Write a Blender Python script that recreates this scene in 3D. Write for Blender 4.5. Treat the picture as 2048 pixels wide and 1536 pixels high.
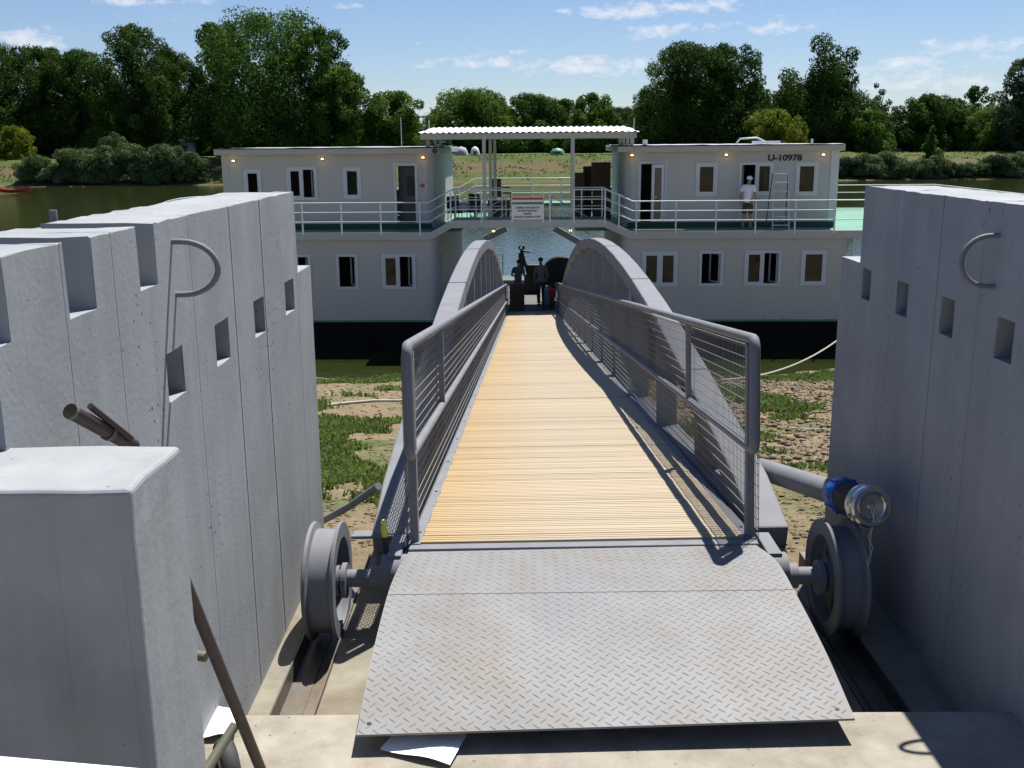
import bpy, math, random
import numpy as np
from mathutils import Matrix, Vector, noise as mnoise

for o in list(bpy.data.objects): bpy.data.objects.remove(o)
SC = bpy.context.scene
COL = SC.collection
R = math.radians
rnd = random.Random(7)

# ------------------------------------------------------------------ camera
F_PX = 2050.0
EYE = np.array([0.0, 0.0, 6.8])
def _cam(vx=1030., vy=285., roll=.45):
    r = R(roll); dx, dy = vx-1024, -(vy-768); c, s = math.cos(r), math.sin(r)
    a, b = c*dx+s*dy, -s*dx+c*dy
    yaw = math.atan2(a, F_PX); p = math.atan2(b, math.hypot(F_PX, a))
    fwd = np.array([-math.sin(yaw)*math.cos(p), math.cos(yaw)*math.cos(p), -math.sin(p)])
    rv = np.array([math.cos(yaw), math.sin(yaw), 0.]); uv = np.cross(rv, fwd)
    return c*rv-s*uv, c*uv+s*rv, fwd
CR, CU, CF = _cam()
def ray(x, y): return (x-1024)/F_PX*CR-(y-768)/F_PX*CU+CF
def atY(x, y, Y): d = ray(x, y); return EYE+d*Y/d[1]
def atX(x, y, X): d = ray(x, y); return EYE+d*X/d[0]
def atZ(x, y, Z): d = ray(x, y); return EYE+d*(Z-EYE[2])/d[2]

cd = bpy.data.cameras.new('camera'); cam = bpy.data.objects.new('camera', cd); COL.objects.link(cam)
cd.sensor_width = 36; cd.lens = F_PX/2048*36; cd.clip_start = .05; cd.clip_end = 6000
m = Matrix((( CR[0], CU[0], -CF[0], EYE[0]), (CR[1], CU[1], -CF[1], EYE[1]), (CR[2], CU[2], -CF[2], EYE[2]), (0, 0, 0, 1)))
cam.matrix_world = m
SC.camera = cam

# ------------------------------------------------------------------ light
SUN = Vector((.22, .43, 1.)).normalized()
SUN_EL = math.asin(SUN.z); SUN_AZ = math.atan2(SUN.x, SUN.y)
sl = bpy.data.lights.new('sun', 'SUN'); sl.energy = 5.0; sl.angle = R(.53); sl.color = (1, .955, .88)
so = bpy.data.objects.new('sun', sl); COL.objects.link(so)
so.rotation_euler = SUN.to_track_quat('Z', 'Y').to_euler(); so.location = (0, 0, 40)
W = bpy.data.worlds.new('World'); SC.world = W; W.use_nodes = True
nt = W.node_tree; nt.nodes.clear(); N = nt.nodes.new; L = nt.links.new
wo = N('ShaderNodeOutputWorld'); bg = N('ShaderNodeBackground'); bg.inputs[1].default_value = .05
sky = N('ShaderNodeTexSky'); sky.sky_type = 'NISHITA'; sky.sun_disc = False
sky.sun_elevation = SUN_EL; sky.sun_rotation = SUN_AZ
sky.air_density = 1.0; sky.dust_density = .05; sky.ozone_density = 1.0; sky.altitude = 0
tc = N('ShaderNodeTexCoord')
sep = N('ShaderNodeSeparateXYZ'); L(tc.outputs['Generated'], sep.inputs[0])
def mth(op, a, b=None, c=None, clamp=False):
    n = N('ShaderNodeMath'); n.operation = op; n.use_clamp = clamp
    for i, v in enumerate((a, b, c)):
        if v is None: continue
        if isinstance(v, (int, float)): n.inputs[i].default_value = v
        else: L(v, n.inputs[i])
    return n.outputs[0]
az = mth('ARCTAN2', sep.outputs[0], sep.outputs[1]); el = mth('ARCSINE', sep.outputs[2])
cmb = N('ShaderNodeCombineXYZ'); L(mth('MULTIPLY', az, 48.), cmb.inputs[0]); L(mth('MULTIPLY', el, 95.), cmb.inputs[1])
cn = N('ShaderNodeTexNoise'); cn.inputs['Scale'].default_value = 1.0; cn.inputs['Detail'].default_value = 9; cn.inputs['Roughness'].default_value = .66
L(cmb.outputs[0], cn.inputs['Vector'])
cn2 = N('ShaderNodeTexNoise'); cn2.inputs['Scale'].default_value = .16; cn2.inputs['Detail'].default_value = 3
L(cmb.outputs[0], cn2.inputs['Vector'])
# fair-weather cumulus and their soft flat bases, each at its bearing and height
CL = [(1265, 20, 130, 19, 1.), (1375, 12, 120, 15, .8), (1305, 66, 60, 16, .7), (1550, 56, 75, 14, .75), (1420, 52, 80, 10, .35), (968, 123, 72, 15, .85),
      (1170, 132, 150, 20, 1.), (855, 126, 45, 9, .45), (1135, 24, 36, 7, .5), (1004, 104, 40, 6, .3), (1800, 140, 110, 28, .7), (1860, 165, 120, 20, .55),
      (1890, 95, 55, 16, .6), (1990, 90, 70, 14, .6), (2020, 116, 60, 9, .45), (62, 82, 70, 22, 1.1), (250, 2, 60, 9, .8), (360, 0, 60, 8, .6),
      (695, 12, 30, 8, .7), (2200, 60, 90, 25, .8), (-250, 40, 120, 30, .8), (-120, 120, 90, 20, .7), (2450, 100, 130, 25, .7), (1600, -260, 260, 60, .8), (500, -200, 220, 50, .8), (700, -420, 300, 70, .7)]
tot = None
for (cx, cy, w, h, k) in CL:
    d = ray(cx, cy); d = d/np.linalg.norm(d)
    A, B = math.atan2(d[0], d[1]), math.asin(d[2])
    u = mth('MULTIPLY', mth('SUBTRACT', az, A), F_PX/w); v = mth('MULTIPLY', mth('SUBTRACT', el, B), F_PX/h)
    q = mth('SUBTRACT', 1.0, mth('ADD', mth('MULTIPLY', u, u), mth('MULTIPLY', v, v)))
    q = mth('MULTIPLY', mth('MAXIMUM', q, -1.6), k)
    tot = q if tot is None else mth('MAXIMUM', tot, q)
dens = mth('ADD', mth('MULTIPLY', tot, .75), mth('MULTIPLY', mth('SUBTRACT', cn.outputs[0], .53), 3.6))
dens = mth('MULTIPLY', dens, 1.15, clamp=True)
dens = mth('SMOOTH_MIN', dens, 1.0, .2)
# thin veil and stray puffs over the whole sky
veil = mth('MULTIPLY', mth('SUBTRACT', cn2.outputs[0], .58), .5, clamp=True)
dens = mth('MULTIPLY', mth('MAXIMUM', dens, veil), .82, clamp=True)
mx = N('ShaderNodeMix'); mx.data_type = 'RGBA'; L(dens, mx.inputs[0])
hs = N('ShaderNodeMix'); hs.data_type = 'RGBA'; hs.blend_type = 'MULTIPLY'; hs.inputs[0].default_value = 1
L(sky.outputs[0], hs.inputs[6]); hs.inputs[7].default_value = (.86, .955, 1.2, 1)
L(hs.outputs[2], mx.inputs[6]); mx.inputs[7].default_value = (9.8, 10., 10.9, 1)
L(mx.outputs[2], bg.inputs[0]); L(bg.outputs[0], wo.inputs[0])
SC.view_settings.view_transform = 'Standard'; SC.view_settings.look = 'None'
SC.view_settings.exposure = 0.8; SC.view_settings.gamma = 1.0; SC.view_settings.use_curve_mapping = False
SC.render.engine = 'CYCLES'

# ------------------------------------------------------------------ materials
MATS = {}
def mat(name, c1, c2=None, scale=4., rough=.6, metal=0., bump=0., bscale=30., spec=.5, detail=6, contrast=(.35, .65),
        stretch=None, pits=0., pscale=40., rand=0., streak=0., transl=0., emit=None, dist=.01, coat=0., rust=None):
    m = bpy.data.materials.new(name); m.use_nodes = True; t = m.node_tree; n = t.nodes; l = t.links
    b = n['Principled BSDF']; b.inputs['Roughness'].default_value = rough; b.inputs['Metallic'].default_value = metal
    b.inputs['Specular IOR Level'].default_value = spec
    c2 = c2 or c1
    co = n.new('ShaderNodeTexCoord'); vec = co.outputs['Object']
    if stretch:
        mp = n.new('ShaderNodeMapping'); mp.inputs['Scale'].default_value = stretch; l.new(vec, mp.inputs[0]); vec = mp.outputs[0]
    oi = None
    if rand:
        oi = n.new('ShaderNodeObjectInfo'); ad = n.new('ShaderNodeVectorMath'); ad.operation = 'MULTIPLY_ADD'
        cx = n.new('ShaderNodeCombineXYZ')
        for k in range(3): l.new(oi.outputs['Random'], cx.inputs[k])
        l.new(cx.outputs[0], ad.inputs[0]); ad.inputs[1].default_value = (37, 53, 71); l.new(vec, ad.inputs[2]); vec = ad.outputs[0]
    nz = n.new('ShaderNodeTexNoise'); nz.inputs['Scale'].default_value = scale; nz.inputs['Detail'].default_value = detail
    nz.inputs['Roughness'].default_value = .62; l.new(vec, nz.inputs['Vector'])
    cr = n.new('ShaderNodeValToRGB'); cr.color_ramp.elements[0].position = contrast[0]; cr.color_ramp.elements[1].position = contrast[1]
    cr.color_ramp.elements[0].color = (*c1, 1); cr.color_ramp.elements[1].color = (*c2, 1)
    l.new(nz.outputs[0], cr.inputs[0]); col = cr.outputs[0]
    def mix(a, bcol, fac, mode='MIX'):
        x = n.new('ShaderNodeMix'); x.data_type = 'RGBA'; x.blend_type = mode
        if isinstance(fac, float): x.inputs[0].default_value = fac
        else: l.new(fac, x.inputs[0])
        l.new(a, x.inputs[6])
        if isinstance(bcol, tuple): x.inputs[7].default_value = (*bcol, 1)
        else: l.new(bcol, x.inputs[7])
        return x.outputs[2]
    if rand:
        mr = n.new('ShaderNodeMapRange'); l.new(oi.outputs['Random'], mr.inputs[0]); mr.inputs[3].default_value = 1-rand; mr.inputs[4].default_value = 1+rand
        cb = n.new('ShaderNodeCombineXYZ')
        for k in range(3): l.new(mr.outputs[0], cb.inputs[k])
        col = mix(col, cb.outputs[0], 1., 'MULTIPLY')
    hgt = []
    if streak:
        mp2 = n.new('ShaderNodeMapping'); mp2.inputs['Scale'].default_value = (7, 7, .15); l.new(co.outputs['Object'], mp2.inputs[0])
        n2 = n.new('ShaderNodeTexNoise'); n2.inputs['Scale'].default_value = 1.3; n2.inputs['Detail'].default_value = 5; l.new(mp2.outputs[0], n2.inputs['Vector'])
        r2 = n.new('ShaderNodeValToRGB'); r2.color_ramp.elements[0].position = .38; r2.color_ramp.elements[1].position = .62
        r2.color_ramp.elements[0].color = (1-streak,)*3+(1,); r2.color_ramp.elements[1].color = (1, 1, 1, 1)
        l.new(n2.outputs[0], r2.inputs[0]); col = mix(col, r2.outputs[0], 1., 'MULTIPLY')
        # hairline marks of the shuttering boards
        mp3 = n.new('ShaderNodeMapping'); mp3.inputs['Scale'].default_value = (22, 22, .10); l.new(co.outputs['Object'], mp3.inputs[0])
        n3 = n.new('ShaderNodeTexNoise'); n3.inputs['Scale'].default_value = 1.1; n3.inputs['Detail'].default_value = 2; l.new(mp3.outputs[0], n3.inputs['Vector'])
        r3 = n.new('ShaderNodeValToRGB'); e = r3.color_ramp.elements
        e[0].position = .492; e[0].color = (1, 1, 1, 1); e[1].position = .5; e[1].color = (.82, .82, .82, 1)
        e2 = e.new(.508); e2.color = (1, 1, 1, 1)
        l.new(n3.outputs[0], r3.inputs[0])
        n4 = n.new('ShaderNodeTexNoise'); n4.inputs['Scale'].default_value = 2.3; l.new(co.outputs['Object'], n4.inputs['Vector'])
        r4 = n.new('ShaderNodeValToRGB'); r4.color_ramp.elements[0].position = .45; r4.color_ramp.elements[1].position = .6; l.new(n4.outputs[0], r4.inputs[0])
        col = mix(col, mix(col, r3.outputs[0], 1., 'MULTIPLY'), r4.outputs[0])
    if pits:
        vo = n.new('ShaderNodeTexVoronoi'); vo.inputs['Scale'].default_value = pscale; l.new(co.outputs['Object'], vo.inputs['Vector'])
        vo.inputs['Randomness'].default_value = 1
        vw = n.new('ShaderNodeTexNoise'); vw.inputs['Scale'].default_value = 3.1; vw.inputs['Detail'].default_value = 4; l.new(co.outputs['Object'], vw.inputs['Vector'])
        th = n.new('ShaderNodeMath'); th.operation = 'MULTIPLY_ADD'; l.new(vw.outputs[0], th.inputs[0]); th.inputs[1].default_value = .62; th.inputs[2].default_value = -.20
        sb = n.new('ShaderNodeMath'); sb.operation = 'SUBTRACT'; l.new(th.outputs[0], sb.inputs[0]); l.new(vo.outputs['Distance'], sb.inputs[1])
        ml = n.new('ShaderNodeMath'); ml.operation = 'MULTIPLY'; ml.use_clamp = True; l.new(sb.outputs[0], ml.inputs[0]); ml.inputs[1].default_value = 14
        # only a share of the cells hold an air hole
        sx = n.new('ShaderNodeSeparateColor'); l.new(vo.outputs['Color'], sx.inputs[0])
        gt = n.new('ShaderNodeMath'); gt.operation = 'GREATER_THAN'; l.new(sx.outputs[0], gt.inputs[0]); gt.inputs[1].default_value = .62
        pm = n.new('ShaderNodeMath'); pm.operation = 'MULTIPLY'; l.new(ml.outputs[0], pm.inputs[0]); l.new(gt.outputs[0], pm.inputs[1])
        pf = n.new('ShaderNodeMath'); pf.operation = 'MULTIPLY'; l.new(pm.outputs[0], pf.inputs[0]); pf.inputs[1].default_value = pits
        col = mix(col, tuple(x*.3 for x in c1), pf.outputs[0])
        hgt.append((pm.outputs[0], -1.5))
    if rust:
        rc, amt, rs = rust
        n5 = n.new('ShaderNodeTexNoise'); n5.inputs['Scale'].default_value = rs; n5.inputs['Detail'].default_value = 8; n5.inputs['Roughness'].default_value = .7; l.new(co.outputs['Object'], n5.inputs['Vector'])
        r5 = n.new('ShaderNodeValToRGB'); r5.color_ramp.elements[0].position = 1-amt-.1; r5.color_ramp.elements[1].position = 1-amt+.14; l.new(n5.outputs[0], r5.inputs[0])
        m5 = n.new('ShaderNodeMath'); m5.operation = 'MULTIPLY'; l.new(r5.outputs[0], m5.inputs[0]); m5.inputs[1].default_value = .6
        col = mix(col, rc, m5.outputs[0])
    l.new(col, b.inputs['Base Color'])
    if bump:
        bn = n.new('ShaderNodeTexNoise'); bn.inputs['Scale'].default_value = bscale; bn.inputs['Detail'].default_value = 6; l.new(vec, bn.inputs['Vector'])
        h = bn.outputs[0]
        for (s_, k) in hgt:
            mm = n.new('ShaderNodeMath'); mm.operation = 'MULTIPLY_ADD'; l.new(s_, mm.inputs[0]); mm.inputs[1].default_value = k; l.new(h, mm.inputs[2]); h = mm.outputs[0]
        bp = n.new('ShaderNodeBump'); bp.inputs['Strength'].default_value = bump; bp.inputs['Distance'].default_value = dist; l.new(h, bp.inputs['Height']); l.new(bp.outputs[0], b.inputs['Normal'])
    if coat: b.inputs['Coat Weight'].default_value = coat
    if emit: b.inputs['Emission Color'].default_value = (*emit[0], 1); b.inputs['Emission Strength'].default_value = emit[1]
    if transl:
        tr = n.new('ShaderNodeBsdfTranslucent'); l.new(col, tr.inputs[0]); ms = n.new('ShaderNodeMixShader'); ms.inputs[0].default_value = transl
        o = n['Material Output']; l.new(b.outputs[0], ms.inputs[1]); l.new(tr.outputs[0], ms.inputs[2]); l.new(ms.outputs[0], o.inputs[0])
    MATS[name] = m
    return m
def glass(name, tint=(.9, .95, .95)):
    m = bpy.data.materials.new(name); m.use_nodes = True; b = m.node_tree.nodes['Principled BSDF']
    b.inputs['Base Color'].default_value = (*tint, 1); b.inputs['Roughness'].default_value = .02; b.inputs['Transmission Weight'].default_value = 1; b.inputs['IOR'].default_value = 1.08
    b.inputs['Specular IOR Level'].default_value = 1.0
    MATS[name] = m; return m

wallpaint = mat('painted_concrete', (.238, .254, .270), (.290, .305, .320), 2.2, .75, bump=.3, bscale=55, pits=.9, pscale=25, streak=.09, dist=.004, rust=((.17, .18, .185), .37, 1.7))
ledgecon = mat('bare_concrete', (.225, .203, .165), (.31, .285, .24), 5., .85, bump=.5, bscale=60, pits=.6, pscale=26, dist=.004, rust=((.11, .085, .055), .42, 3.))
floorcon = mat('damp_concrete', (.15, .14, .11), (.24, .22, .17), 4., .8, bump=.5, bscale=40, dist=.004, rust=((.12, .08, .04), .45, 2.2))
steel = mat('grey_steel_paint', (.155, .162, .182), (.185, .192, .212), 5., .68, spec=.25, bump=.06, bscale=18, dist=.004, rust=((.19, .17, .15), .33, 4.))
wire = mat('galvanised_wire', (.15, .155, .165), None, rough=.5)
darksteel = mat('dark_steel', (.06, .065, .075), (.10, .105, .115), 6., .45)
chanst = mat('channel_steel', (.10, .095, .09), (.17, .15, .12), 6., .5, metal=.3, rust=((.16, .09, .04), .45, 5))
tread = mat('tread_plate_steel', (.185, .19, .20), (.215, .218, .225), 3., .6, spec=.3, bump=.08, bscale=25, dist=.003, rust=((.17, .145, .11), .46, 2.2))
wood = mat('larch_decking', (.355, .288, .195), (.38, .315, .222), 2.2, .6, bump=.12, bscale=14, stretch=(.22, 46, 46), rand=.09, dist=.001, contrast=(.3, .7))
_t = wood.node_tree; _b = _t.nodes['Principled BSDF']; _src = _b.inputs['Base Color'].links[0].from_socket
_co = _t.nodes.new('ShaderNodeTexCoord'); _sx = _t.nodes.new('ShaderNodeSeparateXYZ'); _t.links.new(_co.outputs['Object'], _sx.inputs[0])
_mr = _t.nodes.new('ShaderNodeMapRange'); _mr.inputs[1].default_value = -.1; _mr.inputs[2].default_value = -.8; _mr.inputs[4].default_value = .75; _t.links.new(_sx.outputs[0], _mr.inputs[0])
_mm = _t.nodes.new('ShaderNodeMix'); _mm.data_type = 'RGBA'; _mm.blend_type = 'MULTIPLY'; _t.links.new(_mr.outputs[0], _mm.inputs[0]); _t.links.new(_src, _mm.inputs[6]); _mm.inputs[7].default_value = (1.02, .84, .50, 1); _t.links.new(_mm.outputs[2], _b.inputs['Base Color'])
cream = mat('cream_panel', (.46, .455, .42), (.49, .48, .445), .6, .55)
fasc = mat('fascia_paint', (.44, .435, .41), (.47, .465, .44), .8, .5)
white = mat('white_paint', (.78, .79, .80), None, rough=.4)
railw = mat('white_rail_paint', (.70, .74, .72), None, rough=.35)
pvc = mat('white_frame_plastic', (.56, .59, .62), None, rough=.35)
roofm = mat('roof_sheet', (.36, .37, .39), (.42, .43, .45), 2., .5)
green = mat('green_deck_paint', (.08, .22, .145), (.10, .27, .18), .9, .55, bump=.1)
hullm = mat('black_hull_paint', (.006, .007, .007), (.010, .011, .010), 1.5, .7, spec=.1)
inner = mat('dark_interior', (.06, .055, .05), (.09, .08, .07), 1., .9)
redm = mat('red_paint', (.55, .04, .03), None, rough=.5)
greenflag = mat('green_stripe_paint', (.03, .25, .12), None, rough=.5)
blackp = mat('black_paint', (.012, .012, .013), None, rough=.5)
blackrub = mat('black_rubber', (.02, .02, .022), (.035, .034, .034), 8, .75)
brownbox = mat('brown_board', (.075, .042, .026), (.10, .058, .034), 2., .8)
brownpaint = mat('brown_purple_paint', (.032, .019, .021), (.045, .027, .026), 7, .5, rust=((.06, .038, .03), .3, 12))
bluep = mat('blue_plastic', (.01, .07, .32), None, rough=.35)
chrome = mat('chrome_metal', (.62, .62, .62), (.5, .5, .5), 9, .22, metal=1., bump=.05, bscale=30)
paper = mat('white_paper', (.82, .83, .84), None, rough=.9)
yellow = mat('yellow_tape', (.65, .65, .08), None, rough=.5)
olive = mat('olive_metal', (.085, .09, .06), (.13, .13, .09), 8, .5)
ropem = mat('rope_fibre', (.33, .32, .28), (.4, .39, .34), 30, .9)
lampm = mat('lit_lamp_glass', (1, .8, .5), None, rough=.4, emit=((1., .55, .2), 3.5))
skin = mat('skin', (.34, .18, .11), None, rough=.55)
shirtw = mat('white_cloth', (.78, .80, .84), None, rough=.9)
cloth_dark = mat('dark_cloth', (.035, .035, .045), (.05, .05, .06), 8, .9)
cloth_blue = mat('teal_cloth', (.06, .10, .12), None, rough=.9)
cloth_grey = mat('grey_cloth', (.16, .17, .18), None, rough=.9)
hairm = mat('dark_hair', (.02, .016, .012), None, rough=.7)
alum = mat('aluminium', (.5, .55, .58), None, rough=.5, metal=.15)
timber = mat('raw_timber', (.38, .28, .16), (.45, .34, .2), 3, .8)
winglass = glass('window_glass')
bark = mat('bark', (.035, .028, .02), (.06, .05, .035), 2., .95)
def leafm(n, a, b, tr=.3): return mat(n, a, b, .22, .7, transl=tr, spec=.08, detail=3)
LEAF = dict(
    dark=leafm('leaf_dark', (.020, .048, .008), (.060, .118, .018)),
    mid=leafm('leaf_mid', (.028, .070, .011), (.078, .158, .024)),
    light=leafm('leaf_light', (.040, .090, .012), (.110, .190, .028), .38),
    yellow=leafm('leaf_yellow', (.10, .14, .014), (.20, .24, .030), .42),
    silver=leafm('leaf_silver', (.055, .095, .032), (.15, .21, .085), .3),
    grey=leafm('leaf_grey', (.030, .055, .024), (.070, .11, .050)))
grassm = mat('grass_blade', (.085, .135, .026), (.15, .205, .048), .8, .6, transl=.35, spec=.3)
clodm = mat('soil_clod', (.125, .095, .058), (.195, .152, .098), 3., .95)

# ------------------------------------------------------------------ mesh building
class MB:
    def __init__(s): s.v = []; s.f = []; s.sm = []
    def add(s, vs, fs, smooth=False):
        o = len(s.v); s.v += [tuple(map(float, v)) for v in vs]; s.f += [tuple(i+o for i in f) for f in fs]; s.sm += [smooth]*len(fs); return s
    def box(s, a, b, M=None):
        (x0, y0, z0), (x1, y1, z1) = a, b
        vs = [(x0, y0, z0), (x1, y0, z0), (x1, y1, z0), (x0, y1, z0), (x0, y0, z1), (x1, y0, z1), (x1, y1, z1), (x0, y1, z1)]
        if M is not None: vs = [tuple(M @ Vector(v)) for v in vs]
        return s.add(vs, [(0, 3, 2, 1), (4, 5, 6, 7), (0, 1, 5, 4), (1, 2, 6, 5), (2, 3, 7, 6), (3, 0, 4, 7)])
    def tube(s, pts, r, n=8, caps=True, smooth=True, rs=None):
        P = [Vector(p) for p in pts]; k = len(P); rings = []
        up = Vector((0, 0, 1))
        t0 = (P[1]-P[0]).normalized()
        if abs(t0.dot(up)) > .95: up = Vector((1, 0, 0))
        side = t0.cross(up).normalized()
        for i in range(k):
            t = (P[min(i+1, k-1)]-P[max(i-1, 0)]).normalized()
            side = (side-t*side.dot(t)).normalized(); w = t.cross(side)
            rr = rs[i] if rs else r
            if 0 < i < k-1:
                a = (P[i]-P[i-1]).normalized(); c = max(.5, math.cos(a.angle(t)) if a.length else 1)
            rings.append([P[i]+(side*math.cos(2*math.pi*j/n)+w*math.sin(2*math.pi*j/n))*rr for j in range(n)])
        vs = [v for q in rings for v in q]; fs = []
        for i in range(k-1):
            for j in range(n): fs.append((i*n+j, i*n+(j+1) % n, (i+1)*n+(j+1) % n, (i+1)*n+j))
        s.add(vs, fs, smooth)
        if caps:
            s.add(rings[0], [tuple(range(n))[::-1]]); s.add(rings[-1], [tuple(range(n))])
        return s
    def cyl(s, a, b, r, n=16, smooth=True): return s.tube([a, b], r, n, True, smooth)
    def sweep(s, pts, w, h, xdir=(1, 0, 0)):
        """rectangular bar along a path; w across xdir, h the other way"""
        X = Vector(xdir); P = [Vector(p) for p in pts]; k = len(P); vs = []
        for i in range(k):
            t = (P[min(i+1, k-1)]-P[max(i-1, 0)]).normalized(); x = (X-t*X.dot(t)).normalized(); z = x.cross(t)
            for (a, b) in ((-1, -1), (1, -1), (1, 1), (-1, 1)): vs.append(P[i]+x*a*w/2+z*b*h/2)
        fs = [(0, 1, 2, 3), tuple((k-1)*4+j for j in (3, 2, 1, 0))]
        for i in range(k-1):
            for j in range(4): fs.append((i*4+j, (i+1)*4+j, (i+1)*4+(j+1) % 4, i*4+(j+1) % 4))
        return s.add(vs, fs)
    def lathe(s, prof, M, n=32, smooth=True):
        """prof: (radius, x) pairs, axis = local x, closed into a ring section when last==first"""
        vs = []; fs = []; k = len(prof)
        for j in range(n):
            a = 2*math.pi*j/n
            for (r, x) in prof: vs.append(tuple(M @ Vector((x, r*math.cos(a), r*math.sin(a)))))
        for j in range(n):
            for i in range(k-1): fs.append((j*k+i, ((j+1) % n)*k+i, ((j+1) % n)*k+i+1, j*k+i+1))
        return s.add(vs, fs, smooth)
    def voxel(s, xs, ys, zs, solid):
        nx, ny, nz = len(xs)-1, len(ys)-1, len(zs)-1
        S = lambda i, j, k: 0 <= i < nx and 0 <= j < ny and 0 <= k < nz and solid((xs[i]+xs[i+1])/2, (ys[j]+ys[j+1])/2, (zs[k]+zs[k+1])/2)
        idx = {}; vs = []; fs = []
        def V(i, j, k):
            if (i, j, k) not in idx: idx[(i, j, k)] = len(vs); vs.append((xs[i], ys[j], zs[k]))
            return idx[(i, j, k)]
        for i in range(nx):
            for j in range(ny):
                for k in range(nz):
                    if not S(i, j, k): continue
                    if not S(i-1, j, k): fs.append((V(i, j, k), V(i, j, k+1), V(i, j+1, k+1), V(i, j+1, k)))
                    if not S(i+1, j, k): fs.append((V(i+1, j, k), V(i+1, j+1, k), V(i+1, j+1, k+1), V(i+1, j, k+1)))
                    if not S(i, j-1, k): fs.append((V(i, j, k), V(i+1, j, k), V(i+1, j, k+1), V(i, j, k+1)))
                    if not S(i, j+1, k): fs.append((V(i, j+1, k), V(i, j+1, k+1), V(i+1, j+1, k+1), V(i+1, j+1, k)))
                    if not S(i, j, k-1): fs.append((V(i, j, k), V(i, j+1, k), V(i+1, j+1, k), V(i+1, j, k)))
                    if not S(i, j, k+1): fs.append((V(i, j, k+1), V(i+1, j, k+1), V(i+1, j+1, k+1), V(i, j+1, k+1)))
        return s.add(vs, fs)
    def build(s, name, mt, parent=None, world=False, bevel=0., sub=0, seg=2):
        me = bpy.data.meshes.new(name)
        vs = s.v
        if world and parent is not None:
            Mi = MW[parent.name].inverted(); vs = [tuple(Mi @ Vector(v)) for v in vs]
        me.from_pydata(vs, [], s.f); me.polygons.foreach_set('use_smooth', s.sm); me.materials.append(mt); me.update()
        return link(name, me, parent, bevel, seg)
MW = {}
def link(name, me, parent=None, bevel=0., seg=2):
    o = bpy.data.objects.new(name, me); COL.objects.link(o)
    if parent is not None:
        o.parent = parent; MW[o.name] = MW.get(parent.name, Matrix.Identity(4))
    else: MW[o.name] = Matrix.Identity(4)
    if bevel:
        b = o.modifiers.new('bevel', 'BEVEL'); b.width = bevel; b.segments = seg; b.limit_method = 'ANGLE'; b.angle_limit = R(40); b.harden_normals = False
    return o
def thing(name, label, cat, loc=(0, 0, 0), rot=(0, 0, 0), group=None):
    o = bpy.data.objects.new(name, None); COL.objects.link(o); o.location = loc; o.rotation_euler = rot; o.empty_display_size = .2
    from mathutils import Euler
    MW[o.name] = Matrix.Translation(loc) @ Euler(rot).to_matrix().to_4x4()
    o['label'] = label; o['category'] = cat
    if group: o['group'] = group
    return o
def tag(o, label, cat, group=None):
    o['label'] = label; o['category'] = cat
    if group: o['group'] = group
    return o
def struct(o, kind='structure'): o['kind'] = kind; return o
def npmesh(name, V, Fq, mt, smooth=False):
    me = bpy.data.meshes.new(name); V = np.asarray(V, np.float32); Fq = np.asarray(Fq, np.int32); k = Fq.shape[1]
    me.vertices.add(len(V)); me.vertices.foreach_set('co', V.ravel()); me.loops.add(Fq.size); me.loops.foreach_set('vertex_index', Fq.ravel())
    me.polygons.add(len(Fq)); me.polygons.foreach_set('loop_start', np.arange(0, Fq.size, k, dtype=np.int32))
    me.polygons.foreach_set('use_smooth', np.full(len(Fq), smooth)); me.materials.append(mt); me.update(calc_edges=True); me.validate(); return me
def textmesh(name, body, size, mt, parent, M, offset=0., ext=.004, xs=1.):
    cu = bpy.data.curves.new(name, 'FONT'); cu.body = body; cu.size = size; cu.align_x = 'CENTER'; cu.align_y = 'CENTER'; cu.offset = offset; cu.extrude = ext
    t = bpy.data.objects.new('tmp', cu); COL.objects.link(t); dg = bpy.context.evaluated_depsgraph_get()
    me = bpy.data.meshes.new_from_object(t.evaluated_get(dg)); bpy.data.objects.remove(t)
    me.transform(M @ Matrix.Diagonal((xs, 1, 1, 1))); me.materials.clear(); me.materials.append(mt); me.name = name
    return link(name, me, parent)
def lin(a, b, step):
    n = max(1, int(round(abs(b-a)/step))); return [a+(b-a)*i/n for i in range(n+1)]
def cuts(base, extra):
    s = sorted(set([round(v, 4) for v in base]+[round(v, 4) for v in extra]))
    keep = []
    ex = set(round(v, 4) for v in extra)
    for v in s:
        if v in ex or v in (s[0], s[-1]) or all(abs(v-e) > .012 for e in ex): keep.append(v)
    return keep
# ------------------------------------------------------------------ ground, water, far bank
def fbm(x, y, s, o=4):
    return mnoise.fractal(Vector((x*s, y*s, 3.7)), 1.0, 2.0, o)
def sheet(name, xs, ys, zf, mt, smooth=True):
    V = [(x, y, zf(x, y)) for y in ys for x in xs]; n = len(xs); Q = [(j*n+i, j*n+i+1, (j+1)*n+i+1, (j+1)*n+i) for j in range(len(ys)-1) for i in range(n-1)]
    o = link(name, npmesh(name, V, Q, mt, smooth)); return struct(o)
def bank_z(x, y):
    if y < 5.3: z = 4.42
    else: z = 4.42-(y-5.3)*.181
    if y > 29.7: z = -(y-29.7)*.12
    if y < 8: return z-(.1 if y < 5.6 and -1.4 < x < 2.2 else 0)
    soil = .5+.5*math.tanh((x-2.2)*1.6); g = .5+.5*mnoise.fractal(Vector((x*.55+3, y*.38, 1.1)), 1., 2., 4)*1.3
    rough = (.25+.75*soil)*max(.15, min(1, (.75-g)*4)); a = mnoise.fractal(Vector((x*2.6, y*2.6, 8.)), .8, 2.1, 5); a = max(a, -.25)
    return z+fbm(x, y, .35)*.10+a*.055*rough+max(0, mnoise.noise(Vector((x*7, y*7, 1))))*.04*rough
bankm = bpy.data.materials.new('bank_soil'); bankm.use_nodes = True
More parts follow.
